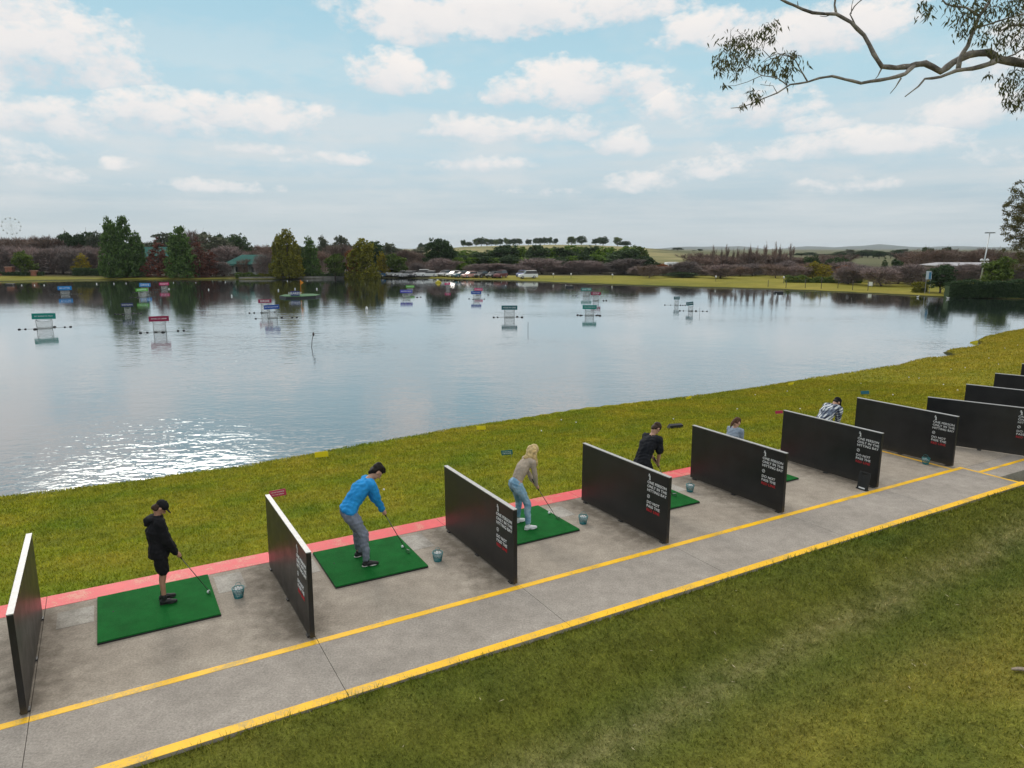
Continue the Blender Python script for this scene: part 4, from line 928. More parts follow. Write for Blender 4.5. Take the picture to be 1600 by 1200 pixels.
def twig_crown(name, seed, tips, n, L, wd, mat, upw=.4, shell=None):
    rng = np.random.default_rng(seed); rg = random.Random(seed); P0 = []; D_ = []
    src = [t for t in tips if t[2] >= 2]
    for i in range(n):
        pts, dd, lv, LL = rg.choice(src); k = rg.uniform(.5, 4) ; i0 = min(3, int(k)); p = pts[i0].lerp(pts[i0 + 1], k - i0)
        P0.append(p); D_.append(dd)
    P0 = np.array([tuple(p) for p in P0]); D_ = np.array([tuple(d) for d in D_])
    out = P0 - np.array([0, 0, .35]); out /= np.linalg.norm(out, axis=1)[:, None] + 1e-6
    d = D_ * .5 + out * .6 + rng.normal(size=(n, 3)) * .55 + [0, 0, upw * .5]; d /= np.linalg.norm(d, axis=1)[:, None]
    P0 = P0 + rng.normal(size=(n, 3)) * .018
    if upw < 1:
        m2 = int(n * .58); u = rng.normal(size=(m2, 3)); u /= np.linalg.norm(u, axis=1)[:, None]; rr = rng.uniform(.15, 1, m2)[:, None] ** .5; hx = np.percentile(np.abs(P0[:, :2]), 96); hz = P0[:, 2].max()
        Q = u * rr * [hx, hx, hz * .46] * (1 + .10 * np.sin(u[:, :1] * 9 + seed) * np.cos(u[:, 1:2] * 8)) + [0, 0, hz * .52]; P0[:m2] = Q; d[:m2] = u * .7 + rng.normal(size=(m2, 3)) * .45 + [0, 0, .35]; d /= np.linalg.norm(d, axis=1)[:, None]
    Ls = L * rng.uniform(.4, 1.3, n)[:, None]; s = np.cross(d, rng.normal(size=(n, 3))); s /= np.linalg.norm(s, axis=1)[:, None]; s *= wd / 2
    V = np.stack([P0 - s, P0 + s, P0 + d * Ls], 1).reshape(-1, 3)
    return np_mesh(name, V, np.arange(3 * n).reshape(-1, 3), mat, 'mesh')
KIND = {}
def norm_mesh(mes):      # scale set of meshes together to unit height and half-width .5
    co = []
    for me in mes: a = np.empty(len(me.vertices) * 3); me.vertices.foreach_get('co', a); co.append(a.reshape(-1, 3))
    al = np.concatenate(co); zt = np.percentile(al[:, 2], 99.7); wx = np.percentile(np.abs(al[:, :2]), 95)
    for me, a in zip(mes, co):
        a = a.copy(); a[:, 2] /= zt; a[:, :2] *= .5 / wx; me.vertices.foreach_set('co', a.ravel()); me.update()
for i in range(4):
    sg, tp = branches(20 + i, 4, .26, .95, .55, 5, .026); KIND['bare', i] = (limb_mesh('trunk', sg, BARKP, 4), twig_crown('crown', i, tp, 6500, .105, .0105, TWIG)); norm_mesh(KIND['bare', i])
for i in range(2):
    sg, tp = branches(40 + i, 4, .34, .8, .9, 5, .022); KIND['brown', i] = (limb_mesh('trunk', sg, BARKP, 4), twig_crown('crown', i + 9, tp, 5600, .10, .0095, TWIGB, .7)); norm_mesh(KIND['brown', i])
for i in range(2):
    sg, tp = branches(50 + i, 3, .5, .28, 1.6, 7, .014, 0); KIND['poplar', i] = (limb_mesh('trunk', sg, BARKP, 4), twig_crown('crown', i + 19, tp, 1400, .11, .009, TWIGB, 1.6)); norm_mesh(KIND['poplar', i])
def cone_lobes(seed, n=9, top=.06, base=.42, z0=.06, power=.8, jit=.08):
    rg = random.Random(seed); L = []
    for k in range(n):
        t = k / (n - 1); z = z0 + .05 + (1 - z0 - .1) * t; r = top + (base - top) * (1 - t) ** power
        L.append((rg.uniform(-jit, jit) * r * 2, rg.uniform(-jit, jit) * r * 2, z, r, r, .6 * (1 - z0) / n + .05))
    return L
def blob_lobes(seed, n, z0, z1, r, flat=.8):
    rg = random.Random(seed); L = [(0, 0, (z0 + z1) / 2, r * .62, r * .62, (z1 - z0) * .42)]
    for k in range(n):
        a = 2.4 * k + rg.uniform(-.3, .3); t = rg.random(); z = z0 + (z1 - z0) * (.22 + .62 * t); q = r * (.62 - .30 * t) * rg.uniform(.8, 1.1)
        s = r * rg.uniform(.30, .46); L.append((q * math.cos(a), q * math.sin(a), z, s, s, s * flat))
    return L
TRK = lambda h=.3, r=.03: limb_mesh('trunk', [([(0, 0, -.03), (.01, 0, h * .4), (0, .01, h), (.0, .0, .85)], [r * 1.25, r, r * .8, r * .2])] + [([(0, 0, h * .7 + .05 * k), (.12 * math.cos(2.2 * k), .12 * math.sin(2.2 * k), h + .1 + .09 * k), (.24 * math.cos(2.2 * k), .24 * math.sin(2.2 * k), h + .2 + .1 * k)], [r * .5, r * .35, r * .12]) for k in range(5)], BARK, 5)
LG = leaf_mat('leaf_mid_green', (.085, .140, .028)); LD = leaf_mat('leaf_dark_green', (.045, .085, .034)); LC = leaf_mat('leaf_cypress_green', (.080, .155, .040)); LY = leaf_mat('leaf_yellow_green', (.24, .22, .018))
LO = leaf_mat('leaf_orange_brown', (.20, .080, .022)); LR = leaf_mat('leaf_russet', (.150, .062, .045)); LGY = leaf_mat('leaf_grey_green', (.105, .130, .085)); LOL = leaf_mat('leaf_olive', (.150, .165, .020)); LBR = leaf_mat('leaf_bright_green', (.100, .190, .022))
def reg(kind, n, lob, mat, nclump=240, nleaf=14, ls=.016, cs=.030, th=.2, tr=.03, norm=True):
    for i in range(n):
        KIND[kind, i] = (TRK(th, tr), crown('crown', lob(i), nclump, nleaf, ls, cs, 77 + i * 13 + len(KIND), mat))
        norm_mesh(KIND[kind, i])
reg('cypress', 3, lambda i: cone_lobes(i, 11, .12, .42, .02, .62, .08), LC, 640, 14, .016, .026)
reg('conifer', 2, lambda i: cone_lobes(i + 5, 11, .03, .42, .02, .85, .06), LD, 360, 13, .016, .022)
reg('russet', 2, lambda i: cone_lobes(i + 9, 9, .05, .42, .02, .8, .08), LR, 320, 13, .015, .024)
reg('golden', 2, lambda i: cone_lobes(i + 15, 9, .13, .42, .02, .5, .09), LOL, 620, 13, .016, .026)
reg('yellow', 2, lambda i: cone_lobes(i + 25, 8, .14, .42, .05, .5, .12), LY, 300, 13, .016, .028)
reg('round', 3, lambda i: blob_lobes(i, 11, .08, 1, .5), LG, 380, 14, .019, .030, .15)
reg('broad', 3, lambda i: blob_lobes(i + 30, 13, .12, 1, .5), LD, 400, 14, .019, .032, .15)
reg('bright', 2, lambda i: blob_lobes(i + 60, 12, .03, 1, .5), LBR, 380, 14, .019, .032, .1)
reg('orange', 2, lambda i: blob_lobes(i + 70, 11, .06, 1, .5), LO, 320, 12, .020, .032, .15)
reg('gum', 3, lambda i: [(x, y, z + .12, a * .8, b_ * .8, c * .7) for x, y, z, a, b_, c in blob_lobes(i + 90, 10, .30, .95, .5, .6)], LGY, 190, 15, .017, .032, .35, .025)
reg('umbrella', 2, lambda i: [(.36 * math.cos(2.4 * k) * (.3 + .7 * (k % 3) / 2), .36 * math.sin(2.4 * k) * (.3 + .7 * (k % 3) / 2), .78 + .1 * math.sin(k * 1.9), .16, .16, .09) for k in range(9)], LD, 200, 14, .017, .026, .5, .022)
TN = {'bare': 'bare_tree', 'brown': 'bare_tree', 'poplar': 'bare_poplar', 'cypress': 'swamp_cypress', 'conifer': 'conifer', 'russet': 'russet_conifer', 'golden': 'golden_tree', 'yellow': 'yellow_tree', 'round': 'green_tree', 'broad': 'dark_tree', 'bright': 'leafy_tree', 'orange': 'autumn_tree', 'gum': 'gum_tree', 'umbrella': 'gum_tree'}
_tk = 0
def tree(kind, px, dist, top, wpx, lab=None, group=None, cat='tree', base=None, ws=1.0):
    global _tk
    x = (px - 800) / F * dist * 1.0188; y = dist          # 1.0188 = depth correction for the camera pitch at the horizon
    x = (px - 800) / 1130.0 * dist
    z = gz(x, y) if base is None else base; zt = HC + (HOR - top) / 1130 * math.hypot(y, 0); h = zt - z; wd = wpx * ws / 1130 * dist
    nv = len([1 for q in KIND if q[0] == kind]); tr_, cr = KIND[kind, _tk % nv]; _tk += 1
    root = empty(TN[kind], (x, y, z), (_tk * 2.399) % 6.283); root.scale = (wd, wd, h)
    link('trunk', tr_, root); link('crown', cr, root)
    tag(root, lab or 'tree', cat, group); return root
rg = random.Random(4)
# far-left bank: bare purple trees, two depths
for k, px in enumerate(range(-60, 160, 17)):
    tree('bare', px + rg.uniform(-4, 4), 168 + rg.uniform(-5, 5), 386 + rg.uniform(-3, 4), 44, 'bare purple-brown tree in the front row on the far-left shore', 'bare trees in the front row at the far left')
for k, px in enumerate(range(-70, 150, 15)):
    tree('brown', px + rg.uniform(-4, 4), 200 + rg.uniform(-6, 8), 374 + rg.uniform(-4, 3) + (px > 90) * -1, 46, 'bare brown tree in the higher row behind the far-left shore', 'bare trees in the back row at the far left')
tree('umbrella', 112, 196, 364, 34, 'dark flat-topped tree above the bare trees at the far left'); tree('umbrella', 136, 194, 363, 28, 'dark flat-topped tree just left of the tall twin cypresses')
tree('round', 35, 156, 393, 26, 'dark green bushy tree among bare purple trees at the far left'); tree('yellow', 124, 162, 396, 22, 'yellow-tinged tree left of the tall twin cypresses')
tree('gum', 148, 190, 362, 22, 'pale thin tree half hidden by the twin cypresses')
tree('cypress', 172, 153, 343, 31, 'tall dark green cypress, left one of the twin pair at the water'); tree('cypress', 194, 154, 341, 34, 'tall dark green cypress, right one of the twin pair at the water'); tree('cypress', 214, 156, 364, 24, 'lower green cypress leaning on the right of the twin pair')
tree('russet', 246, 156, 374, 40, 'russet conical tree in front of the green roofed building'); tree('cypress', 281, 153, 356, 40, 'single dark green conical cypress between two russet trees')
tree('russet', 308, 155, 374, 38, 'russet conical tree right of the single green cypress'); tree('russet', 326, 157, 392, 30, 'lower russet tree beside the small pavilion')
tree('gum', 258, 200, 365, 40, 'pale airy tree behind the green roofed building'); tree('brown', 297, 205, 361, 44, 'bare brown tree behind the single green cypress'); tree('gum', 336, 196, 366, 52, 'rounded grey-green gum tree behind the small pavilion'); tree('bare', 352, 172, 384, 52, 'bare tree in front of the grey-green gum left of the columned pavilion')
tree('broad', 371, 205, 367, 32, 'dark evergreen tree above the columned pavilion'); tree('umbrella', 316, 215, 363, 18, 'small dark umbrella-shaped tree top above the gum'); tree('umbrella', 346, 215, 366, 22, 'dark umbrella-shaped tree top left of the dark evergreen')
tree('bare', 345, 158, 408, 24, 'low bare tree at the left end of the columned pavilion')
for px, d_, t_, w_ in [(398, 215, 384, 30), (412, 175, 388, 34), (428, 180, 383, 34), (405, 165, 398, 28), (436, 172, 392, 26)]:
    tree('brown', px, d_, t_, w_, 'bare brown tree right of the columned pavilion', 'bare trees right of the columned pavilion')
tree('bare', 408, 157, 396, 26, 'bare tree standing against the right end of the columned pavilion'); tree('brown', 378, 159, 404, 16, 'slim bare tree in front of the columned pavilion roof'); tree('golden', 449, 154, 360, 37, 'tall golden-green pointed tree at the far shore'); tree('golden', 434, 156, 370, 22, 'golden tree shouldering the tall pointed golden-green tree'); tree('broad', 467, 172, 384, 14, 'narrow dark tree between the golden tree and its neighbour')
tree('yellow', 468, 160, 398, 22, 'low ochre tree between two taller green trees'); tree('cypress', 484, 158, 372, 25, 'slim green tree right of the tall golden-green tree')
tree('gum', 507, 190, 369, 20, 'grey-green gum top, left of two above the far shore'); tree('gum', 530, 192, 369, 22, 'grey-green gum top, right of two above the far shore'); tree('gum', 546, 195, 378, 16, 'pale grey gum top right of the pair of gums')
for px, d_, t_, w_ in [(502, 166, 392, 26), (520, 178, 381, 34), (540, 182, 384, 30)]: tree('brown', px, d_, t_, w_, 'bare brown tree behind the low green tree', 'bare trees behind the low green tree')
tree('round', 522, 156, 397, 28, 'low rounded green tree at the far shore left of the big golden tree'); tree('golden', 566, 155, 374, 44, 'big golden-green tree at the far shore with an orange left side'); tree('orange', 551, 156, 388, 22, 'orange-brown tree joined to the big golden-green tree')
tree('broad', 584, 166, 378, 26, 'dark tree behind the right side of the big golden tree'); tree('conifer', 592, 176, 378, 18, 'dark pointed tree between golden and yellow trees'); tree('yellow', 597, 162, 393, 20, 'small bright yellow tree left of a round green tree'); tree('round', 619, 162, 397, 29, 'round green tree with a mown look behind the parked cars')
tree('gum', 612, 200, 380, 26, 'pale gum top behind the small yellow tree')
for px, d_, t_, w_ in [(632, 180, 390, 34), (650, 172, 407, 28), (645, 190, 392, 30), (662, 185, 396, 26)]: tree('brown', px, d_, t_, w_, 'bare tree between the round green tree and the big dark tree', 'bare trees behind the middle of the car park')
tree('broad', 686, 176, 374, 38, 'big dark evergreen standing alone above the car park'); tree('broad', 697, 178, 382, 24, 'dark right-hand companion of the big evergreen above the car park')
tree('bare', 688, 166, 403, 42, 'broad bare purple tree in front of the big dark evergreen'); tree('bare', 650, 166, 410, 26, 'small bare purple tree behind the parked cars'); tree('bright', 716, 176, 402, 26, 'low green bush tree right of the broad bare tree')
for k, px in enumerate(range(722, 1010, 17)):
    kd = ['bright', 'round', 'broad', 'bright', 'broad'][k % 5]; tp = 386 + rg.uniform(-3, 5) + (5 if px < 770 else 0)
    tree(kd, px, 205 + rg.uniform(-10, 10), tp, 30 + rg.uniform(0, 12), 'leafy green tree in the dense belt below the grassy hill', 'dense belt of green trees below the hill')
for k, px in enumerate(range(716, 1000, 20)):
    tree(['broad', 'bright'][k % 2], px, 190, 399 + rg.uniform(-2, 4), 32, 'leafy green tree in the dense belt below the grassy hill', 'dense belt of green trees below the hill')
for px, tp, w_ in [(844, 383, 9), (917, 386, 12), (903, 389, 12), (857, 392, 8)]: tree('conifer', px, 196, tp, w_, 'small dark pointed conifer poking out of the green belt', 'conifers in the green belt')
tree('broad', 975, 176, 389, 48, 'big dark tree at the right part of the green belt'); tree('broad', 1003, 172, 400, 36, 'lower dark tree ending the green belt on the right')
for px, w_ in [(742, 32), (757, 30), (775, 32), (795, 36), (815, 34), (848, 50), (880, 36), (905, 34), (922, 36), (938, 34), (978, 44)]:
    tree('bare', px, 172 + rg.uniform(-3, 3), 411 + rg.uniform(-5, 4) - (w_ > 40) * 4, w_ * 1.1, 'bare purple tree in the long row behind the far bank', 'bare purple trees in front of the green belt')
for px in range(1000, 1340, 18):
    tree(rg.choice(['brown', 'bare']), px + rg.uniform(-4, 4), 150 + rg.uniform(-6, 16), 412 + rg.uniform(-5, 5), 32 + rg.uniform(0, 10), 'low bare brown tree in the belt behind the right part of the bank', 'low bare trees behind the right bank')
for px in range(1090, 1330, 15):
    tree('brown', px + rg.uniform(-4, 4), 185 + rg.uniform(-6, 10), 398 + rg.uniform(-5, 6), 38, 'bare brown tree of the second belt below the vineyard slope', 'second belt of bare trees on the right')
tree('orange', 1038, 175, 412, 26, 'orange autumn tree left of the white caravan'); tree('orange', 1080, 178, 416, 20, 'orange autumn tree right of the white caravan'); tree('orange', 1102, 176, 418, 16, 'small orange autumn tree among bare trees'); tree('orange', 1320, 150, 414, 20, 'bright orange tree left of the purple bare trees on the right')
tree('broad', 1068, 150, 425, 40, 'low dark evergreen bush at the far bank below the caravan'); tree('broad', 1101, 182, 412, 12, 'small dark bush on the slope right of the caravan')
for px, tp, w_ in [(1116, 383, 9), (1129, 386, 5), (1135, 382, 11), (1152, 385, 8), (1162, 386, 6), (1170, 381, 9), (1184, 384, 6), (1198, 378, 9), (1214, 378, 11), (1222, 382, 8), (1236, 381, 14), (1146, 388, 6)]:
    tree('poplar', px, 170 + rg.uniform(-6, 6), tp, w_, 'tall thin bare poplar rising above the bare belt', 'tall bare poplars on the right')
tree('yellow', 1273, 146, 408, 26, 'yellow-green willow-like tree, left of two'); tree('yellow', 1290, 144, 412, 26, 'yellow-green willow-like tree, right of two'); tree('broad', 1270, 160, 399, 22, 'dark pine behind the yellow-green trees'); tree('broad', 1317, 158, 402, 26, 'dark pine right of the yellow-green trees'); tree('broad', 1300, 165, 404, 16, 'small dark pine between two larger dark pines')
tree('conifer', 1385, 150, 403, 16, 'dark conifer behind the purple trees on the right'); tree('broad', 1404, 150, 405, 16, 'dark small tree behind the purple trees on the right')
for px, w_, d_ in [(1330, 40, 124), (1352, 34, 132), (1383, 50, 118), (1408, 44, 126), (1432, 40, 118), (1425, 34, 138), (1450, 34, 132)]:
    tree('bare', px, d_, 414 + rg.uniform(-2, 3), w_, 'spreading bare purple tree on the grass at the right bank', 'bare purple trees on the grass at the right bank')
for px in range(1420, 1660, 17):
    tree('brown', px + rg.uniform(-3, 3), 175 + rg.uniform(-8, 12), 392 + rg.uniform(-4, 3), 40, 'bare reddish-brown tree in the high belt at the right', 'high bare belt at the right')
for px in range(1480, 1640, 20): tree('bare', px, 130, 413 + rg.uniform(-3, 3), 34, 'bare tree behind the clipped hedge', 'bare trees behind the clipped hedge')
tree('umbrella', 1450, 185, 386, 18, 'dark flat-topped tree left, above the red-brown belt'); tree('umbrella', 1478, 188, 386, 16, 'dark flat-topped tree right, above the red-brown belt')
tree('broad', 1476, 101, 414, 35, 'round dark green bush at the left end of the hedge'); tree('round', 1564, 104, 402, 41, 'big round clipped light green tree behind the hedge')
# hill-top trees
for px, tp, w_, kd in [(658, 380, 12, 'broad'), (666, 381, 12, 'broad'), (673, 380, 12, 'broad'), (724, 375, 10, 'broad'), (733, 378, 12, 'broad'), (744, 373, 12, 'round'), (752, 371, 14, 'broad'), (761, 373, 10, 'round'), (768, 374, 10, 'broad'), (775, 374, 9, 'round'), (782, 373, 10, 'broad'), (791, 372, 9, 'round'), (797, 374, 9, 'broad'),
                       (803, 373, 10, 'broad'), (811, 373, 11, 'broad'), (826, 374, 11, 'broad'), (837, 372, 10, 'broad'), (844, 372, 9, 'broad'), (851, 371, 10, 'broad'), (859, 371, 10, 'broad'), (868, 373, 9, 'broad'), (893, 370, 15, 'round'), (908, 369, 17, 'broad'), (931, 373, 15, 'broad'), (942, 370, 18, 'broad'), (965, 371, 14, 'round'), (977, 377, 18, 'broad'), (1059, 387, 18, 'broad'), (1085, 391, 7, 'broad'), (1094, 389, 9, 'broad'), (907, 386, 5, 'broad')]:
    tree(kd, px, 560 + rg.uniform(-20, 30), tp, w_, 'small tree standing on the skyline of the grassy hill', 'trees along the hill skyline', ws=.8)
for px in list(range(1312, 1430, 9)): tree(rg.choice(['broad', 'gum']), px, 420 + rg.uniform(-20, 30), 392 + rg.uniform(-3, 2), 16, 'dark distant tree in the line right of the vineyard slope', 'distant tree line at the right')
for px in range(1240, 1640, 13): tree('broad', px, 520 + rg.uniform(-20, 60), 396 + rg.uniform(-2, 1), 18, 'dark distant tree in the line right of the vineyard slope', 'distant tree line at the right')
for px in range(380, 660, 13): tree(rg.choice(['broad', 'brown', 'gum']), px, 240 + rg.uniform(-10, 30), 387 + rg.uniform(-4, 4), 28, 'background tree between the taller trees on the far shore', 'background trees behind the far shore')
for px in range(-60, 380, 15): tree(rg.choice(['brown', 'broad', 'gum', 'brown']), px, 250 + rg.uniform(-10, 20), 378 + rg.uniform(-4, 6) , 32, 'background tree behind the left shore', 'background trees behind the left shore')
# hedges and shrubs
def hedge(px0, px1, d0, d1, hgt, lab, mat, wd=1.6, seed=1, nm='hedge', n=5000, ls=.13):
    x0, x1 = (px0 - 800) / 1130 * d0, (px1 - 800) / 1130 * d1; a = Vector((x0, d0, 0)); b_ = Vector((x1, d1, 0)); L = (b_ - a).length; rng = np.random.default_rng(seed)
    root = empty(nm, (0, 0, 0)); rg_ = random.Random(seed)
    t = rng.random(n); face = rng.random(n); off = rng.uniform(-.5, .5, n); zz = rng.random(n)
    off = np.where(face < .35, -.5, np.where(face < .55, .5, off)); zz = np.where(face >= .55, 1, zz)
    u = np.array((b_ - a).normalized()[:2]); q = np.array([-u[1], u[0]]); bump_ = 1 + (.07 if 'clipped' in lab else .22) * np.sin(t * L * .9) + (.05 if 'clipped' in lab else .2) * np.sin(t * L * 2.3 + 1)
    XY = np.array(a[:2]) + t[:, None] * u * L + (off * wd * bump_)[:, None] * q; base = np.array([gz(a.x + (b_.x - a.x) * s_, a.y + (b_.y - a.y) * s_) for s_ in np.linspace(0, 1, 12)]); Z = np.interp(t, np.linspace(0, 1, 12), base) + zz * hgt * bump_
    P0 = np.stack([XY[:, 0], XY[:, 1], Z], -1) + rng.normal(size=(n, 3)) * .09
    a_ = rng.normal(size=(n, 3)); a_ /= np.linalg.norm(a_, axis=1)[:, None]; b2 = rng.normal(size=(n, 3)); b2 /= np.linalg.norm(b2, axis=1)[:, None]
    V = np.stack([P0 - a_ * ls, P0 - b2 * ls * .6, P0 + a_ * ls, P0 + b2 * ls * .6], 1).reshape(-1, 3)
    np_mesh('foliage', V, np.arange(4 * n).reshape(-1, 4), mat, root)
    mb = MB(); ax = math.atan2(u[1], u[0]); mid = (a + b_) / 2
    nn = 10
    for i in range(nn):
        c = a.lerp(b_, (i + .5) / nn); mb.box((c.x, c.y, gz(c.x, c.y) + hgt * (.43 if 'clipped' in lab else .28)), (L / nn * .99, wd * .8, hgt * (.9 if 'clipped' in lab else .6)), Matrix.Rotation(ax, 3, 'Z'))
    mb.build('inner_growth', mat, root); tag(root, lab, 'hedge' if nm == 'hedge' else 'shrub'); return root
hedge(1487, 1660, 96, 93, 1.95, 'long clipped dark green hedge on the raised bank at the right', LD, 2.2, 3, n=9000)
hedge(112, 158, 158, 158, 1.35, 'dark clipped hedge beside the grass at the far left shore', LD, 1.5, 4, ls=.16, n=2500)
hedge(-40, 62, 157, 156, .6, 'low clipped hedge by the brick walls at the far left', LD, 1.0, 5, ls=.16, n=2500)
hedge(366, 402, 154, 154, .8, 'low green hedge in front of the columned pavilion', LG, 1.2, 6, ls=.16, n=1500)
hedge(402, 432, 155, 155, .6, 'low yellow-green hedge right of the columned pavilion', LOL, 1.2, 7, ls=.16, n=1500)
hedge(470, 585, 157, 160, .8, 'dark shrub border along the far shore left of the cars', LD, 1.6, 8, ls=.2, n=3000)
hedge(1230, 1350, 130, 127, .9, 'low dark green hedge behind the thin posts', LG, 1.4, 11, ls=.16, n=3500)
hedge(1438, 1452, 104, 103, 1.0, 'brown-green shrub at the foot of the blue and white sign', LOL, 2.0, 12, ls=.12, n=1200)
for i, (px, py) in enumerate([(1575, 463), (1592, 462), (1541, 462), (648, 432)]):
    x, y = at(px, py, -1.2); o = crown('foliage', [(0, 0, .4, .9, .9, .45)], 60, 12, .09, .15, i + 400, LG); ob = link('bank_shrub', o); ob.location = (x, y, gz(x, y) - .1); tag(ob, ['small shrub at the water edge below the hedge, left of the corner one', 'small shrub at the water edge by the right edge of the photo', 'small shrub at the water edge below the round clipped tree', 'round shrub at the shore in front of the parked cars'][i], 'shrub')
# ------------------------------------------------------------------ floating targets
NETM, nt, b = new_mat('target_net'); b.inputs['Base Color'].default_value = (.62, .63, .62, 1); b.inputs['Roughness'].default_value = .8; b.inputs['Alpha'].default_value = .26
PIPE = P_('grey_pipe', (.28, .30, .29), .5, 0, .1); FLO = P_('black_float', (.010, .010, .012), .5, 0, .1); ROPE = P_('thin_rope', (.30, .29, .26), .8)
def dist_of(yw): return at(800, yw, WZ)[1]
def float_target(px, ys, wpx, yw, c, text, lab, k=0, buoys=None, tilt=0.0, hfrac=.29):
    Y = dist_of(yw); x, y = at(px, yw, WZ); mpp = Y / 1130.0; W = wpx * mpp; zc = (yw - ys) * mpp; Hs = W * hfrac
    root = empty('floating_target', (x, y, WZ), -math.atan2(x, y))
    cw = W * .62 if k != 2 else W * .5; hb = max(.25, zc - Hs / 2 - .12); cd_ = cw * .7
    f = MB(); rr = .022
    for sx in (-1, 1):
        for sy in (-1, 1): f.tube([(sx * cw / 2, sy * cd_ / 2, -.15), (sx * cw / 2 * (1 if k != 1 else 1.12), sy * cd_ / 2, hb)], rr, 6)
        f.tube([(sx * cw / 2, -cd_ / 2, .05), (sx * cw / 2, cd_ / 2, .05)], rr, 6); f.tube([(sx * cw / 2, -cd_ / 2, hb), (sx * cw / 2, cd_ / 2, hb)], rr * .8, 6)
        f.tube([(sx * cw / 2, -cd_ / 2, hb), (sx * cw / 2, -cd_ / 2, zc + Hs * .3)], rr, 6)
    for sy in (-1, 1): f.tube([(-cw / 2, sy * cd_ / 2, .05), (cw / 2, sy * cd_ / 2, .05)], rr, 6)
    f.tube([(-cw / 2, cd_ / 2, hb), (cw / 2, cd_ / 2, hb)], rr * .8, 6); f.tube([(-cw / 2, -cd_ / 2, hb), (-cw / 4, -cd_ / 2, hb * .86), (cw / 4, -cd_ / 2, hb * .86), (cw / 2, -cd_ / 2, hb)], rr * .7, 6)
    f.build('frame', PIPE, root, True)
    g = MB(); n = 8
    def sheet(p0, p1):
        vs = []; 
        for j in range(n + 1):
            for i in range(n + 1):
                t = i / n; s = j / n; q = Vector(p0).lerp(Vector(p1), t); sag = .14 * hb * math.sin(math.pi * t) * s
                vs.append((q.x, q.y, .04 + (hb - .04) * s - sag))
        g.add(vs, [(j * (n + 1) + i, j * (n + 1) + i + 1, (j + 1) * (n + 1) + i + 1, (j + 1) * (n + 1) + i) for j in range(n) for i in range(n)])
    c_ = [(-cw / 2, -cd_ / 2, 0), (cw / 2, -cd_ / 2, 0), (cw / 2, cd_ / 2, 0), (-cw / 2, cd_ / 2, 0)]
    for i in range(4): sheet(c_[i], c_[(i + 1) % 4])
    g.build('net', NETM, root)
    M_ = P_('target_sign_%02d_%02d_%02d' % tuple(int(q * 99) for q in c), c, .45, 0, .06, 3)
    s = MB().box((0, -cd_ / 2 - .03, zc), (W, .03, Hs)).build('sign_board', M_, root, bevel=.004); s.rotation_euler = (0, R(-tilt), 0)
    if text:
        o = link('lettering', text_mesh(text, .92 * W / max(5, len(text)) * 1.5, WHITE, .006 * W, 'CENTER'), s); o.matrix_local = Matrix.Translation((0, -cd_ / 2 - .049, zc)) @ Matrix.Rotation(math.pi / 2, 4, 'X')
        wt = max(v.co.x for v in o.data.vertices) * 2; o.scale = (min(1, .88 * W / wt),) * 3 if True else o.scale
    bs = buoys if buoys is not None else [(-1.05, 0, 1), (-.8, 0, .8), (-.4, -.35, 1.3), (.42, .35, 1.2), (.85, 0, .8), (1.1, 0, 1)]
    for bx, by, sz in bs:
        r_ = .075 * sz * (W / 1.7) ** .5; MB().ball((bx * W, by * W, .03), r_, 10, 6, (1.5, 1, .9)).build('float', FLO, root, True)
    if len(bs) > 2:
        bl = sorted(bs); MB().tube([(bx * W, by * W * .2, .02) for bx, by, _ in (bl[0], bl[-1])], .008, 4).build('rope', ROPE, root)
    tag(root, lab, 'floating target', 'floating driving range targets on the lake'); return root
TE = (.0, .22, .185); MA = (.27, .008, .055); BL = (.008, .07, .34); SB = (.01, .22, .58); GR = (.12, .50, .03); PK = (.62, .02, .16); NV = (.012, .03, .10); DT = (.0, .10, .115); VI = (.07, .07, .45)
float_target(70, 493, 32, 513, TE, 'PAY MARKET IN TRULY', 'floating target with teal sign nearest the left edge of the lake', 1, tilt=-1.5)
float_target(250, 497, 29, 518.5, MA, 'PETERS ICE CREAM', 'floating target with maroon sign, nearest one on the left half', 0, [(-.95, -.2, 1.1), (-.62, -.2, .9), (-.2, 0, 1.2), (.15, -.4, 1.3), (.9, 0, 1), (1.2, 0, 1)])
float_target(415, 470, 20, 488.5, MA, 'BIRDIE', 'floating target with maroon sign behind the blue one near the island', 0, [(-1.2, 0, 1), (-.85, 0, 1), (-.3, -.1, 1.2), (.7, .2, 1.2)])
float_target(426, 479, 23, 497, BL, 'BETTER GOLF NOW', 'floating target with blue sign in front of the maroon one near the island', 0, [(-1.1, -.2, 1), (.6, 0, 1.3), (1.3, -.2, 1), (1.6, -.2, 1)], 2)
float_target(102, 450, 19, 460, SB, 'BIG HITTER', 'floating target with sky-blue sign at the far left of the lake', 0, hfrac=.33)
float_target(227, 445, 16, 456.5, SB, 'DRIVE', 'floating target with sky-blue sign directly above the lime one', 0, hfrac=.36, tilt=-2)
float_target(223, 452.5, 17, 464.5, GR, 'CHIPPER', 'floating target with lime green sign on the left half', 0, hfrac=.26, tilt=2)
float_target(257, 443.5, 14, 452, PK, 'FLIGHT', 'floating target with pink sign beside the lime and sky-blue pair', 0, hfrac=.3)
float_target(200, 476, 17, 490.5, NV, "WATSON'S", 'floating target with navy sign in the dark reflection of the cypresses', 2, hfrac=.36)
float_target(635, 455, 19, 465, VI, 'WATER PARK', 'floating target with violet-blue sign under the lime one in mid lake', 0, [(-1.5, 0, 1), (.9, 0, 1.2), (1.2, .3, .9)], hfrac=.27)
float_target(641, 447.5, 13, 456, GR, 'LAWN CO', 'floating target with small lime sign above the violet-blue one', 0, [(.9, 0, 1.2)], hfrac=.27)
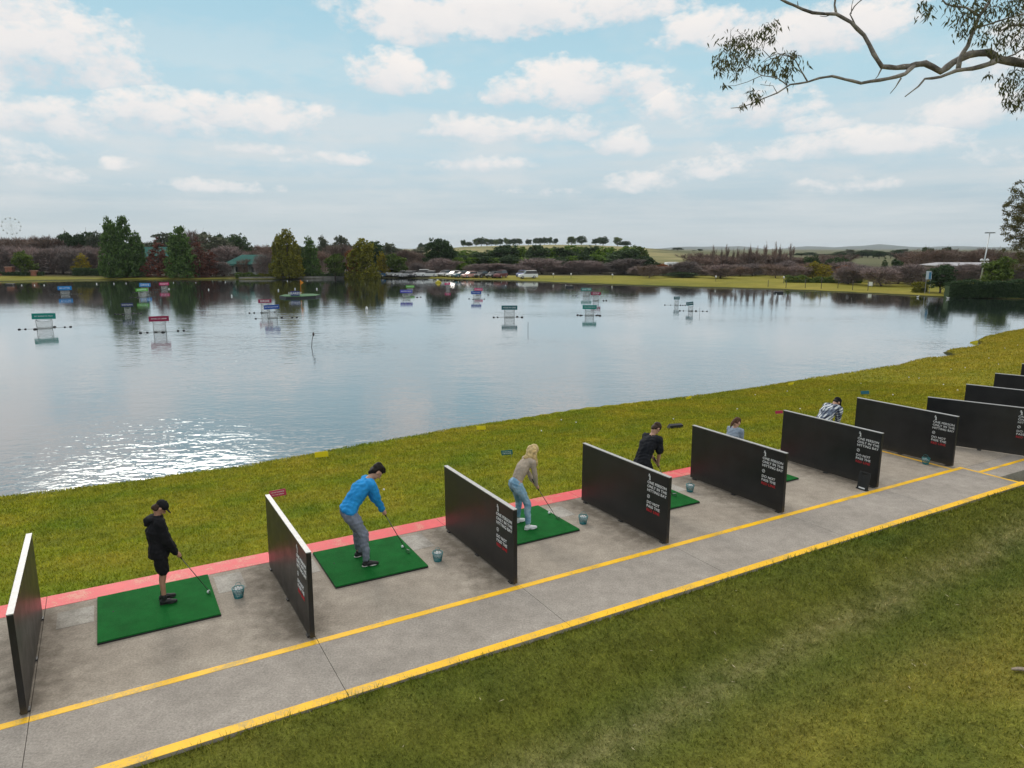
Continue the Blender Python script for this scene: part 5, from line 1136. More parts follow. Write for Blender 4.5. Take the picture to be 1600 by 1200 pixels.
float_target(700, 443.3, 9, 451.5, PK, 'LINK', 'tiny pink floating target near the far bank in front of the cars', 0, [(-1.2, 0, 1), (-.9, 0, 1)], hfrac=.36, tilt=4)
float_target(747.5, 452, 13, 461, PK, 'FLAMINGO', 'floating target with pink sign above a blue one', 0, [(1.2, 0, 1.3)], hfrac=.3, tilt=-2)
float_target(744, 457, 16, 467.5, BL, 'LAKE IS COOL', 'floating target with blue sign just below the pink one', 0, [(-.7, .4, 1), (.8, 0, .9), (-.3, -.3, .9)], hfrac=.3)
float_target(796, 480, 25, 496, DT, 'HOLE IN ONE', 'floating target with dark teal sign alone in the middle of the lake', 0, [(-1.0, 0, 1), (-.75, 0, .8), (.5, .3, 1.2), (.8, 0, 1.2)], hfrac=.27)
float_target(916, 452, 16, 462.5, TE, 'WATER', 'floating target with teal sign farthest back of the group of three', 0, [(-1.3, 0, 1), (-1, 0, 1), (.7, 0, 1)], hfrac=.29)
float_target(931, 458.3, 15, 470, MA, 'GOLF', 'floating target with maroon sign in the middle of the group of three', 0, [(.8, .1, 1.3), (1.1, .2, 1.3)], hfrac=.33)
float_target(921, 479.3, 22, 493, TE, 'WIN A PRIZE TODAY', 'floating target with teal sign nearest of the group of three', 0, [(-.85, .1, 1.3), (-.65, -.1, 1.2), (-.55, 0, .9), (.5, 0, 1), (.6, .2, 1.1), (.75, -.1, 1.4)], hfrac=.29)
float_target(1057, 465.5, 9, 477, DT, 'PRIZE', 'small floating target with dark teal sign, left of the right-hand pair', 0, [(-2, 0, 1.2), (-1, 0, .8), (.7, 0, 1.3), (1.1, 0, 1.1), (1.5, 0, 1.1)], hfrac=.5)
float_target(1079, 474, 11, 486, DT, 'GLOVES', 'small tilted floating target with dark teal sign, right of the right-hand pair', 0, [(-1.5, 0, 1.2), (-1, 0, 1), (.2, 0, 1.5), (.75, .1, 1.6), (1.7, 0, 1.1), (2.3, 0, 1.1)], 8, .5)
# green island
x, y = at(469, 464, WZ); mpp = y / 1130; root = empty('floating_green', (x, y, WZ))
IT = P_('island_turf', (.035, .12, .04), .9, 0, .2, 1.5)
Wd = 31 * mpp; pl = [(Wd * math.cos(2 * math.pi * k / 8 + .39), 3.2 * math.sin(2 * math.pi * k / 8 + .39)) for k in range(8)]
mb = MB(); mb.add([(a, b2, -.1) for a, b2 in pl] + [(a, b2, .22) for a, b2 in pl], [tuple(range(8))[::-1]] + [(k, (k + 1) % 8, 8 + (k + 1) % 8, 8 + k) for k in range(8)] + [tuple(range(8, 16))]); mb.build('pontoon', FLO, root)
mb = MB(); pl2 = [(a * .985, b2 * .97) for a, b2 in pl]; mb.add([(a, b2, .222) for a, b2 in pl2] + [(a, b2, .27) for a, b2 in pl2] + [(0, .2, .42)], [(k, (k + 1) % 8, 8 + (k + 1) % 8, 8 + k) for k in range(8)] + [(8 + k, 8 + (k + 1) % 8, 16) for k in range(8)]); mb.build('turf_top', IT, root)
fl = MB().tube([(0, .5, .3), (0, .5, 2.3)], .035, 6).build('flag_pole', P_('orange_paint', (.75, .25, .01), .5), root); MB().add([(.0, .5, 2.25), (.0, .5, 1.6), (.42, .52, 1.9), (.0, .53, 2.25), (.0, .53, 1.6), (.42, .55, 1.9)], [(0, 1, 2), (5, 4, 3), (0, 3, 4, 1), (1, 4, 5, 2), (2, 5, 3, 0)]).build('flag', P_('orange_paint', (.75, .25, .01), .5), root)
s = MB().box((0, -2.2, .62), (14 * mpp, .05, .62)).build('sign_board', P_('island_sign', (.02, .03, .16), .5), root); o = link('lettering', text_mesh('NEAREST', .42, WHITE, .012, 'CENTER'), s); o.matrix_local = Matrix.Translation((0, -2.232, .62)) @ Matrix.Rotation(math.pi / 2, 4, 'X')
tag(root, 'floating green turf island with orange flag and navy sign', 'floating green')
# small white buoys, sticks, dark floats
wb = MB().lathe([(.05, -.1), (.13, 0), (.14, .12), (.09, .24), (.03, .30), (.02, .34)], 10).build('tmp', P_('white_buoy', (.75, .75, .73), .5), None, True); wbm = wb.data; bpy.data.objects.remove(wb)
for k, (px, py, s_) in enumerate([(34, 446, 1), (54, 446, 1), (69, 446, 1), (151, 444, 1.2), (178, 443.5, 1), (197, 443, 1), (271, 442, .8), (306, 442, .7), (352, 441, 1), (326, 453, 1.1), (362, 463, 1.3), (435, 454, 1.2), (461, 452, 1.2), (495, 452, 1.2), (573, 484, 1.8), (449, 439.5, .9), (480, 439, .8), (264, 452, 1), (735, 444, .9), (884, 446, .8), (660, 443, .7), (615, 443, .8), (790, 446, .6), (1213, 460, .7)]):
    o = link('marker_buoy', wbm); x, y = at(px, py, WZ); o.location = (x, y, WZ); o.scale = (s_ * .62,) * 3
    tag(o, 'white marker buoy alone in open water between the island and the lone violet target' if k == 14 else 'small white marker buoy on the far water', 'buoy', None if k == 14 else 'white marker buoys on the far water')
STK = P_('weathered_stick', (.07, .06, .055), .8, 0, .3)
def stick(px, yw, ytop, lab, bent=0, r_=.025):
    x, y = at(px, yw, WZ); mpp = y / 1130; h = (yw - ytop) * mpp
    if bent: pts = [(.05 * 0, 0, -.3), (0, 0, 0), (.05, 0, h * .5), (.16, 0, h * .93), (.2, 0, h)]
    else: pts = [(0, 0, -.3), (.0, 0, h * .5), (.01, 0, h)]
    o = MB().tube(pts, [r_] * len(pts), 6)
    if bent: o.tube([(.18, 0, h * .97), (.5, 0, h), (.9, 0, h * .99)], [.012, .009, .006], 5); o.ball((.16, 0, h * .93), .09, 8, 5, (.8, .8, 1.5))
    o = o.build('pole', STK, None, True); o.location = (x, y, WZ); tag(o, lab, 'pole')
stick(487, 543, 520, 'bent stick standing in the lake with a lump at its top', 1, .022); stick(825, 517, 503, 'thin dark stick standing in the lake right of the dark teal target', 0, .018); stick(1093, 490, 480, 'thin pale stick in the lake right of the small tilted target', 0, .012)
for i, (px, py) in enumerate([(16, 445.5), (1216, 458), (890, 449)]):
    x, y = at(px, py, WZ); mb = MB().box((0, 0, .12), (1.3, .7, .3)); o = mb.build('pontoon', FLO, None, bevel=.06); o.location = (x, y, WZ); tag(o, ['small dark raft near the far-left shore', 'dark floating box near the bank on the right', 'small dark float near the bank left of the group of three targets'][i], 'pontoon')
x, y = at(685, 442, WZ); o = MB().box((0, 0, .1), (1.1, .8, .25)).ball((0, 0, .3), .3, 10, 6, (1.2, 1, .6)).build('yellow_float', P_('yellow_plastic', (.55, .45, .02), .5), None, bevel=.03); o.location = (x, y, WZ); tag(o, 'yellow float near the far bank left of the tiny pink target', 'float')
# small boats tied at shrubs are absent; parked cars
GLASS = P_('car_glass', (.015, .018, .022), .12, 0, .05); TYRE = P_('tyre_rubber', (.015, .015, .015), .8); RIMM = P_('wheel_rim', (.45, .45, .46), .35, .7); LAMP = P_('headlight_lens', (.7, .7, .7), .15); TAIL = P_('tail_light_lens', (.35, .01, .01), .2)
def car_mesh(kind):
    if kind == 'suv': body = [(-2.3, .35), (-2.3, .95), (-2.2, 1.05), (1.0, 1.05), (2.05, .92), (2.25, .75), (2.3, .4), (2.2, .3), (-2.2, .3)]; cab = [(-2.15, 1.05), (-1.95, 1.62), (-1.7, 1.72), (.15, 1.72), (.45, 1.66), (1.05, 1.05)]
    else: body = [(-2.2, .35), (-2.2, .85), (-2.1, .95), (1.0, .93), (2.0, .80), (2.2, .65), (2.25, .4), (2.15, .26), (-2.1, .26)]; cab = [(-1.9, .94), (-1.35, 1.36), (-1.1, 1.44), (.05, 1.44), (.3, 1.38), (1.0, .93)]
    return body, cab
def car(kind):
    body, cab = car_mesh(kind); root = empty('parked_car'); paintm = P_('car_paint_white', (.7, .7, .7), .3)
    b_ = MB().prism(body, -.88, .88); o = b_.build('body', paintm, root, bevel=.07)
    for s in (-1, 1):
        pass
    g = MB(); n = len(cab); h0 = cab[0][1]; ht = max(z for _, z in cab)
    wz = lambda z: .83 - .17 * (z - h0) / (ht - h0)
    g.add([(x, -wz(z), z) for x, z in cab] + [(x, wz(z), z) for x, z in cab], [tuple(range(n)), tuple(range(2 * n - 1, n - 1, -1))] + [(i, n + i, n + (i + 1) % n, (i + 1) % n) for i in range(n)]); g.build('windows', GLASS, root, bevel=.02)
    xs = [x for x, z in cab if z > ht - .12]; MB().box(((min(xs) + max(xs)) / 2, 0, ht + .01), (max(xs) - min(xs) + .1, 1.36, .06)).build('roof', paintm, root, bevel=.025)
    for x in ((-1.38, 1.38)):
        for s in (-1, 1):
            t = MB().lathe([(.2, -.11), (.31, -.11), (.335, -.07), (.335, .07), (.31, .11), (.2, .11)], 18); w_ = t.build('wheel', TYRE, root, True); w_.matrix_local = Matrix.Translation((x, s * .80, .335)) @ Matrix.Rotation(math.pi / 2, 4, 'X')
            MB().lathe([(.05, -.115), (.2, -.118), (.2, .118), (.05, .115)], 12).build('rim', RIMM, w_, True)
    for s in (-1, 1):
        MB().box((2.19, s * .62, .66), (.12, .38, .15)).build('headlight', LAMP, root, bevel=.02); MB().box((-2.2, s * .7, .78), (.08, .26, .2)).build('tail_light', TAIL, root, bevel=.02)
    MB().box((2.26, 0, .45), (.03, .9, .16)).build('grille', TYRE, root); return root
cs_ = {'suv': car('suv'), 'sedan': car('sedan')}; used = set()
for i, (px, d_, rz, kd, c, lab) in enumerate([(587, 164, 200, 'sedan', (.03, .11, .22), 'blue parked car at the left end of the row'), (602, 168, 265, 'sedan', (.03, .03, .035), 'black parked car right of the blue one'), (611, 166, 250, 'suv', (.72, .72, .72), 'white tall parked car, first from the left'), (622, 165, 215, 'sedan', (.70, .70, .70), 'white low parked car right of the tall white one'),
        (634, 163, 205, 'sedan', (.42, .42, .43), 'silver parked car with its side to the lake'), (645, 167, 260, 'sedan', (.10, .10, .11), 'dark grey parked car left of the shore shrub'), (657, 167, 190, 'suv', (.72, .72, .72), 'white van-like parked car under the small bare tree'), (670, 166, 175, 'sedan', (.68, .68, .68), 'white parked car under the broad bare tree'),
        (694, 167, 245, 'sedan', (.45, .45, .46), 'silver parked car right of the broad bare tree'), (709, 165, 225, 'sedan', (.70, .70, .70), 'white parked car left of the teal one'), (721, 163, 210, 'sedan', (.03, .11, .15), 'teal-blue parked car left of a pinkish one'), (734, 162, 215, 'sedan', (.55, .30, .27), 'pinkish parked car right of the teal-blue one'), (752, 162, 240, 'sedan', (.03, .02, .02), 'dark parked car under the bare purple row'), (770, 161, 240, 'sedan', (.04, .04, .045), 'black parked car farther right under the bare row'),
        (782, 160, 245, 'suv', (.12, .02, .02), 'dark red parked car under the bare row'), (815, 156, 255, 'sedan', (.10, .13, .30), 'blue-grey parked car tucked behind the lone white one'), (825, 150, 190, 'suv', (.74, .75, .76), 'lone white car parked on the grass of the far bank')]):
    o = cs_[kd] if kd not in used else copy_tree(cs_[kd]); used.add(kd)
    d_ -= 3 if px < 640 else (6.5 if px < 800 else 0); x = (px - 800) / 1130 * d_; o.location = (x, d_, gz(x, d_) - .02); o.rotation_euler = (0, 0, R(rz)); o.scale = (.88, .88, .95); tag(o, lab, 'car', 'cars parked on the far bank')
    M_ = P_('car_paint_%d' % int(c[0] * 1000 + c[2] * 77), c, .45, .0, .03)
    for ch in [q for q in bpy.data.objects if q.parent is o and q.name.split('.')[0] in ('body', 'roof')]: ch.material_slots[0].link = 'OBJECT'; ch.material_slots[0].material = M_
# ------------------------------------------------------------------ buildings
ROOFG = P_('teal_metal_roof', (.045, .125, .110), .95, .0, .12, .8, 0, .05); WALLW = P_('pale_wall', (.55, .55, .52), .8, 0, .1); WALLD = P_('dark_glazing', (.03, .035, .04), .2, 0, .3, .6); BRICK = P_('red_brick', (.26, .10, .065), .9, 0, .3, 3)  # dark walls and window panes share one dark colour
def hip_roof(mb, cx, cy, z, w, d, h, ridge=.45, ov=.6):
    a, b2 = w / 2 + ov, d / 2 + ov; r_ = w / 2 * ridge
    v = [(cx - a, cy - b2, z), (cx + a, cy - b2, z), (cx + a, cy + b2, z), (cx - a, cy + b2, z), (cx - r_, cy, z + h), (cx + r_, cy, z + h)]
    v2 = [(q[0], q[1], q[2] - .15) for q in v[:4]]
    mb.add(v + v2, [(0, 1, 5, 4), (1, 2, 5), (2, 3, 4, 5), (3, 0, 4), (6, 9, 8, 7), (0, 6, 7, 1), (1, 7, 8, 2), (2, 8, 9, 3), (3, 9, 6, 0)])
def building(px, d_, w, dp, zh, rh, lab, cols=0, ridge=.45, wallm=None, roofm=None, rz=0, nw=4, nm='pavilion'):
    x = (px - 800) / 1130 * d_; root = empty(nm, (x, d_, gz(x, d_)), R(rz)); ins = 1.2 if cols else 0
    MB().box((0, ins / 2, zh / 2), (w - 2 * ins, dp - ins, zh)).build('wall', wallm or WALLW, root)
    mb = MB(); hip_roof(mb, 0, 0, zh + .1, w, dp, rh, ridge); mb.build('roof', roofm or ROOFG, root)
    ww = (w - 2 * ins) / nw
    for k in range(nw):
        cxx = -(w - 2 * ins) / 2 + ww * (k + .5); yf = -dp / 2 + ins
        f = MB(); 
        for (sx, sz, px_, pz_) in ((ww * .7, .08, 0, zh * .82), (ww * .7, .08, 0, zh * .28)): f.box((cxx + px_, yf - .03, pz_), (sx, .08, sz))
        for s in (-1, 1): f.box((cxx + s * ww * .35, yf - .03, zh * .55), (.08, .08, zh * .54 + .08))
        fr = f.build('window', WALLW, root); MB().box((cxx, yf - .012, zh * .55), (ww * .62, .02, zh * .46)).build('pane', WALLD, fr)
    for k in range(cols):
        cxx = -w / 2 + .3 + (w - .6) * k / (cols - 1); MB().lathe([(.17, 0), (.17, .2), (.12, .25), (.11, zh - .2), (.16, zh - .1), (.16, zh + .06)], 10, (cxx, -dp / 2 + .25, 0)).build('column', WALLW, root, True)
    tag(root, lab, 'building'); return root
building(242, 176, 9.0, 7, 3.4, 2.6, 'building with a teal metal roof behind the russet tree on the left', 0, .7, WALLD, nm='lodge')
building(352, 170, 6.0, 5, 1.9, 1.2, 'small pavilion with low teal roof left of the columned one', 4, .3); building(394, 163, 9.5, 7, 2.5, 2.0, 'pavilion with teal hipped roof and white columns facing the lake', 7, .5)
building(1508, 150, 12.5, 8, 2.6, .55, 'long low building with a pale roof behind the right-hand hedge', 0, .9, P_('tan_wall', (.25, .22, .2), .8), P_('pale_roof', (.42, .41, .43), .95, 0, .2, 2, 0, .05), nm='shed', nw=5)
building(152, 172, 9, 5, 1.9, .35, 'low grey-roofed pavilion left of the tall twin cypresses', 0, .9, WALLD, P_('grey_roof', (.25, .26, .28), .95, 0, .1, 2, 0, .05), nm='shed', nw=4)
x = (1007 / 1 - 800) / 1130 * 215
def caravan(px, d_):
    x = (px - 800) / 1130 * d_; root = empty('caravan', (x, d_, gz(x, d_)), R(10)); M_ = P_('caravan_white', (.75, .76, .75), .4)
    MB().prism([(-1.7, .5), (-1.8, 1.4), (-1.5, 2.5), (1.5, 2.55), (1.8, 1.8), (1.6, .5)], -1.05, 1.05).build('body', M_, root, bevel=.1)
    for q in (-.7, .7): MB().box((q, -1.06, 1.75), (.8, .03, .5)).build('window', GLASS, root)
    for s in (-1, 1): w_ = MB().lathe([(.15, -.1), (.33, -.1), (.33, .1), (.15, .1)], 14).build('wheel', TYRE, root, True); w_.matrix_local = Matrix.Translation((0, s * .95, .33)) @ Matrix.Rotation(math.pi / 2, 4, 'X')
    tag(root, 'white caravan between orange trees below the vineyard slope', 'caravan')
caravan(1050, 190)
# brick terrace at the far left
def brick_pier(px, d_, h, w, lab, dp=.9, wl=None):
    x = (px - 800) / 1130 * d_; root = empty('brick_pier', (x, d_, gz(x, d_))); MB().box((0, 0, h / 2), (w, dp, h)).build('shaft', BRICK, root, bevel=.02); MB().box((0, 0, h + .07), (w + .2, dp + .2, .14)).build('capping', P_('terracotta_cap', (.42, .22, .16), .8), root, bevel=.02); tag(root, lab, 'pier')
brick_pier(11, 157, 1.7, 1.6, 'wide red brick pier at the far left shore'); brick_pier(49, 155.5, 1.0, 1.0, 'small red brick pier right of the wide one')
def wall_run(px0, px1, d0, d1, h, t, mat, lab, nm='low_wall', cat='wall'):
    x0, x1 = (px0 - 800) / 1130 * d0, (px1 - 800) / 1130 * d1; L = math.hypot(x1 - x0, d1 - d0); root = MB().box((0, 0, h / 2 - .1), (L, t, h + .2)).build(nm, mat, None, bevel=.02); mx, my = (x0 + x1) / 2, (d0 + d1) / 2
    root.location = (mx, my, min(gz(x0, d0), gz(mx, my))); root.rotation_euler = (0, 0, math.atan2(d1 - d0, x1 - x0)); tag(root, lab, cat)
wall_run(-20, 5, 156, 156.5, .6, .4, BRICK, 'low red brick wall left of the wide brick pier'); wall_run(17, 46, 157, 155.8, .45, .35, BRICK, 'low red brick wall between the two brick piers'); wall_run(370, 582, 152.6, 158.5, .35, .5, P_('stone_edge', (.20, .19, .17), .9, 0, .3, 1.5), 'low stone edging along the far shore by the pavilion')
# ferris wheel far away
root = empty('ferris_wheel', ((22 - 800) / 1130 * 430, 430, gz((22 - 800) / 1130 * 430, 430)), R(35)); cz = HC + 35 / 1130 * 430 - root.location.z; rw_ = 4.7; M_ = P_('wheel_steel', (.72, .76, .78), .6)
mb = MB(); 
for s in (-.5, .5): mb.tube([(rw_ * math.cos(a), s, cz + rw_ * math.sin(a)) for a in np.linspace(0, 2 * math.pi, 33)], .05, 5, False); mb.tube([(rw_ * .55 * math.cos(a), s, cz + rw_ * .55 * math.sin(a)) for a in np.linspace(0, 2 * math.pi, 25)], .045, 5, False)
for k in range(12): a = k * math.pi / 6; mb.tube([(0, 0, cz), (rw_ * math.cos(a), .5, cz + rw_ * math.sin(a))], .045, 4); mb.tube([(0, 0, cz), (rw_ * math.cos(a), -.5, cz + rw_ * math.sin(a))], .045, 4)
mb.build('rim_and_spokes', M_, root)
for k in range(12): a = k * math.pi / 6; MB().lathe([(.1, -.9), (.4, -.8), (.45, -.4), (.1, -.35), (.1, -.1), (.4, 0), (.1, .1)], 8, (rw_ * math.cos(a), 0, cz + rw_ * math.sin(a))).build('gondola', P_('gondola_grey', (.50, .54, .56), .5), root, True)
for s in (-1, 1): MB().tube([(-3.2, s * 1.3, 0), (0, s * .7, cz), (3.2, s * 1.3, 0)], .2, 6).build('leg_frame', M_, root)
tag(root, 'small distant ferris wheel above the bare trees at the far left', 'ferris wheel')
# light mast, signs, posts at the right
def mast():
    x, y = (1537 - 800) / 1130 * 108, 108; z = gz(x, y); root = empty('light_mast', (x, y, z)); h = HC + 24 / 1130 * 108 - z
    MB().tube([(0, 0, 0), (.32, 0, h * .5), (.66, 0, h)], [.11, .09, .06], 8).build('pole', P_('galvanised_steel', (.55, .57, .58), .45, .5), root, True)
    for k in range(4): a = k * math.pi / 2 + .5; MB().box((.66 + .42 * math.cos(a), .42 * math.sin(a), h - .02), (.5, .36, .16), Matrix.Rotation(a, 3, 'Z')).build('floodlight', P_('lamp_housing', (.20, .22, .22), .5), root, bevel=.03)
    for s in (-1, 1): MB().ball((.35 + s * .42, 0, h * .52), .24, 10, 6).build('globe_lamp', P_('globe_white', (.6, .6, .62), .4), root, True)
    MB().tube([(-.1, 0, h * .5), (.75, 0, h * .5)], .03, 5).build('cross_arm', STEEL, root); tag(root, 'tall steel floodlight mast rising behind the clipped hedge', 'light mast')
mast()
def board(px, d_, wpx, hpx, ybot, c, lab, c2=None):
    x = (px - 800) / 1130 * d_; z = gz(x, d_); mpp = d_ / 1130; root = empty('roadside_sign', (x, d_, z), -math.atan2(x, d_)); zb = HC - (ybot - HOR) * mpp - z; W, H_ = wpx * mpp, hpx * mpp
    MB().box((0, 0, zb + H_ / 2), (W, .06, H_)).build('board', P_('board_%d' % px, c, .6, 0, .05), root, bevel=.01)
    if c2: MB().box((W * .2, -.035, zb + H_ * .45), (W * .4, .012, H_ * .8)).build('blue_field', P_('boardb_%d' % px, c2, .6), root)
    for s in (-1, 1): MB().tube([(s * W * .38, .05, -.1), (s * W * .38, .05, zb + H_ * .9)], .04, 6).build('post', ALU, root)
    tag(root, lab, 'sign')
board(1365, 114, 6.5, 6, 446, (.72, .72, .70), 'small white board on posts under the purple bare trees'); board(1456, 101, 8, 13, 436, (.55, .60, .62), 'blue and white sign left of the round dark bush', (.05, .22, .38))
for k, (px, yb, yt) in enumerate([(1258, 450, 436), (1283, 451, 433), (1309, 451, 433), (1332, 453, 438), (1356, 454, 440), (1228, 449.5, 438), (1200, 448, 438)]):
    x, y = at(px, yb, -1.15); h = (yb - yt) * y / 1130; o = MB().tube([(0, 0, -.1), (0, 0, h)], .045, 6).ball((0, 0, h), .06, 8, 5).build('thin_post', STK, None, True); o.location = (x, y, gz(x, y)); tag(o, 'thin dark post on the grassy bank at the right', 'post', 'thin posts on the right bank')
for k, (px, d_, yt, yb) in enumerate([(865, 150, 428, 434), (893, 149, 428, 434), (958, 146, 429, 435), (1121, 133, 432, 439), (1228, 127, 433, 448)]):
    x = (px - 800) / 1130 * d_; z = gz(x, d_); root = empty('bank_lamp', (x, d_, z)); h = HC - (yt - HOR) / 1130 * d_ - z
    MB().tube([(0, 0, 0), (0, 0, h)], .04, 6).build('post', STEEL, root); MB().ball((0, 0, h), .17, 10, 6, (1, 1, 1.3)).build('globe', P_('globe_white', (.6, .6, .62), .4), root, True); tag(root, 'small white globe lamp on a post in front of the trees', 'lamp', 'small globe lamps behind the far bank')
bd = MB().ball((0, 0, .14), .13, 10, 6, (1.7, .9, 1)).tube([(.15, 0, .2), (.22, 0, .36), (.3, 0, .40)], [.05, .035, .02], 6).tube([(-.15, 0, .16), (-.34, 0, .2)], [.06, .01], 6)
for i, (px, py) in enumerate([(1434, 465), (1481, 467)]):
    x, y = at(px, py, WZ); o = (bd.build('water_bird', P_('white_plumage', (.7, .7, .68), .7), None, True) if not i else o.copy()); 
    if i: COL.objects.link(o)
    o.location = (x, y, WZ); o.rotation_euler = (0, 0, [.3, 3][i]); o.scale = (.75,) * 3; tag(o, ['white bird on the water below the blue and white sign', 'white bird on the water below the left end of the hedge'][i], 'bird')
# distant range
rng = np.random.default_rng(5); mb = MB(); n = 90; vs = []
for j, (dd_, f) in enumerate([(5200, 0), (5600, .6), (6200, 1.0), (6800, .6), (7400, 0)]):
    for i in range(n):
        az = R(-42 + 84 * i / (n - 1)); prof = 6 + 20 * max(0, math.sin((math.degrees(az) - 8) / 28 * math.pi)) * (az > R(8)) * (az < R(36)) + 9 * math.sin(i * .55) + 6 * math.sin(i * 1.3 + 1) + 12 * (az > R(26)) + 4 * rng.normal()
        vs.append((dd_ * math.sin(az), dd_ * math.cos(az), -8 + f * max(6, prof)))
mb.add(vs, [(j * n + i, j * n + i + 1, (j + 1) * n + i + 1, (j + 1) * n + i) for j in range(4) for i in range(n - 1)])
tag(mb.build('distant_hills', P_('far_forest', (.05, .065, .05), .95, 0, .3, .002), None, True), kind='structure')
# ------------------------------------------------------------------ overhanging gum tree at the top right (trunk stands on the lawn outside the frame)
LF = leaf_mat('gum_leaf', (.075, .090, .040), .35, .3)
gum = empty('overhanging_gum', (15.6, 12.4, gz(15.6, 12.4))); tag(gum, 'large pale-barked gum tree reaching in from the upper right corner', 'tree')
gl = gum.location
def G(px, py, Y): return aty(px, py, Y) - gl
m_ = MB()
tb_ = G(2080, 250, 12.6)
m_.tube([Vector((0, 0, -.2)), Vector((.05, 0, .6)), Vector((-.1, .1, 2.2)), Vector((-.1, .15, 4.2)), Vector((-.3, .2, 5.6)), Vector((-.9, .2, 6.9)), Vector((-1.0, .3, 8.2)), Vector((-1.4, .4, 10.2))], [.42, .34, .30, .27, .24, .20, .16, .09], 12)
BR = [  # (points [(px,py,depth)], r0, r1)
    ([(1950, 160, 12.6), (1800, 135, 12.8), (1700, 118, 13), (1640, 106, 13), (1600, 100, 13), (1560, 93, 13), (1545, 82, 13), (1515, 85, 13), (1490, 97, 13), (1470, 112, 13), (1445, 99, 13), (1430, 101, 13), (1421, 104, 13)], .105, .056),
    ([(1421, 104, 13), (1400, 106, 13), (1378, 104, 13), (1365, 84, 13), (1350, 55, 13.1), (1330, 35, 13.1), (1307, 22, 13.2), (1270, 20, 13.2), (1240, 8, 13.3), (1222, 0, 13.3), (1200, -14, 13.3)], .058, .022),
    ([(1430, 101, 13), (1415, 115, 12.9), (1400, 120, 12.9), (1375, 125, 12.9), (1345, 130, 12.8), (1320, 124, 12.8), (1300, 119, 12.8), (1280, 122, 12.7), (1262, 128, 12.7), (1235, 132, 12.7), (1215, 145, 12.6), (1190, 155, 12.6), (1160, 167, 12.5), (1142, 169, 12.5)], .048, .006),
    ([(1560, 93, 13), (1545, 100, 12.9), (1520, 107, 12.9), (1495, 110, 12.8), (1470, 120, 12.8), (1445, 123, 12.7), (1435, 135, 12.7), (1414, 151, 12.7)], .065, .010),
    ([(1497, 108, 12.9), (1500, 90, 12.9), (1512, 72, 12.9), (1522, 45, 12.9), (1530, 25, 12.9), (1545, 5, 12.9), (1552, -20, 12.9)], .050, .028),
    ([(1307, 22, 13.2), (1304, 8, 13.2), (1306, -8, 13.2)], .026, .018), ([(1336, 38, 13.1), (1328, 22, 13.1), (1335, 10, 13.1), (1346, 0, 13.1), (1352, -8, 13.1)], .014, .009), ([(1330, 22, 13.1), (1331, 8, 13.1), (1334, -4, 13.1)], .008, .005),
    ([(1300, 22, 13.2), (1290, 26, 13.2), (1281, 25, 13.2)], .012, .005), ([(1247, 10, 13.3), (1246, 2, 13.3)], .012, .006), ([(1378, 106, 13), (1372, 118, 13), (1368, 123, 13)], .018, .006), ([(1408, 122, 12.9), (1400, 135, 12.9), (1391, 146, 12.9)], .018, .006),
    ([(1262, 128, 12.7), (1250, 108, 12.7), (1240, 90, 12.7), (1225, 84, 12.6), (1205, 92, 12.6)], .016, .006), ([(1240, 90, 12.7), (1215, 84, 12.6), (1200, 90, 12.6), (1190, 98, 12.6)], .010, .004), ([(1230, 133, 12.7), (1215, 122, 12.6), (1190, 118, 12.6), (1170, 104, 12.5), (1150, 90, 12.5), (1135, 82, 12.5)], .012, .004),
    ([(1205, 92, 12.6), (1192, 78, 12.6), (1196, 62, 12.6), (1208, 52, 12.6), (1214, 38, 12.6)], .008, .003), ([(1190, 118, 12.6), (1168, 128, 12.5), (1148, 134, 12.5), (1130, 134, 12.4)], .008, .003), ([(1190, 155, 12.6), (1172, 146, 12.6), (1172, 134, 12.5)], .007, .003), ([(1214, 145, 12.6), (1208, 134, 12.6), (1188, 132, 12.6)], .008, .004),
    ([(1170, 104, 12.5), (1155, 112, 12.5), (1138, 110, 12.4), (1124, 116, 12.4)], .006, .003), ([(1150, 90, 12.5), (1150, 72, 12.5), (1160, 60, 12.5)], .006, .003),
    ([(1530, 25, 12.9), (1510, 12, 12.9), (1490, 10, 12.8), (1478, 6, 12.8), (1470, -4, 12.8)], .026, .014), ([(1522, 45, 12.9), (1545, 38, 12.9), (1570, 30, 12.8), (1600, 22, 12.8), (1640, 10, 12.7)], .020, .010), ([(1560, 50, 12.8), (1580, 40, 12.8), (1620, 38, 12.8), (1700, 50, 12.7), (1800, 120, 12.6)], .012, .05),
    ([(1640, 106, 13), (1630, 130, 12.9), (1615, 145, 12.8), (1595, 160, 12.8), (1585, 170, 12.7)], .04, .006), ([(1700, 118, 13), (1660, 80, 12.6), (1620, 65, 12.4), (1585, 85, 12.3), (1562, 92, 12.3)], .05, .006)]
for pts, r0, r1 in BR:
    P3 = [G(*p) for p in pts]; rs = random.Random(len(P3)); Q = [P3[0]]
    for a_, c_ in zip(P3, P3[1:]): md = a_.lerp(c_, .5); md = md + Vector((rs.uniform(-1, 1), rs.uniform(-1, 1), rs.uniform(-1, 1))) * .02 * (a_ - c_).length; Q += [md, c_]
    nq = len(Q); m_.tube(Q, [.82 * (r0 + (r1 - r0) * (i / (nq - 1)) ** .8) * (1 + .10 * math.sin(i * 2.3)) for i in range(nq)], 9)
mg, nt, b = new_mat('gum_bark_mottled'); v = coords(nt, False); a1 = tex_noise(nt, v, 3.2, 6, .7); a2 = tex_noise(nt, v, 22, 4, .7)
col = ramp(nt, a1.outputs['Fac'], [(.35, (.07, .06, .055)), (.5, (.20, .175, .155)), (.66, (.38, .34, .30))]).outputs['Color']
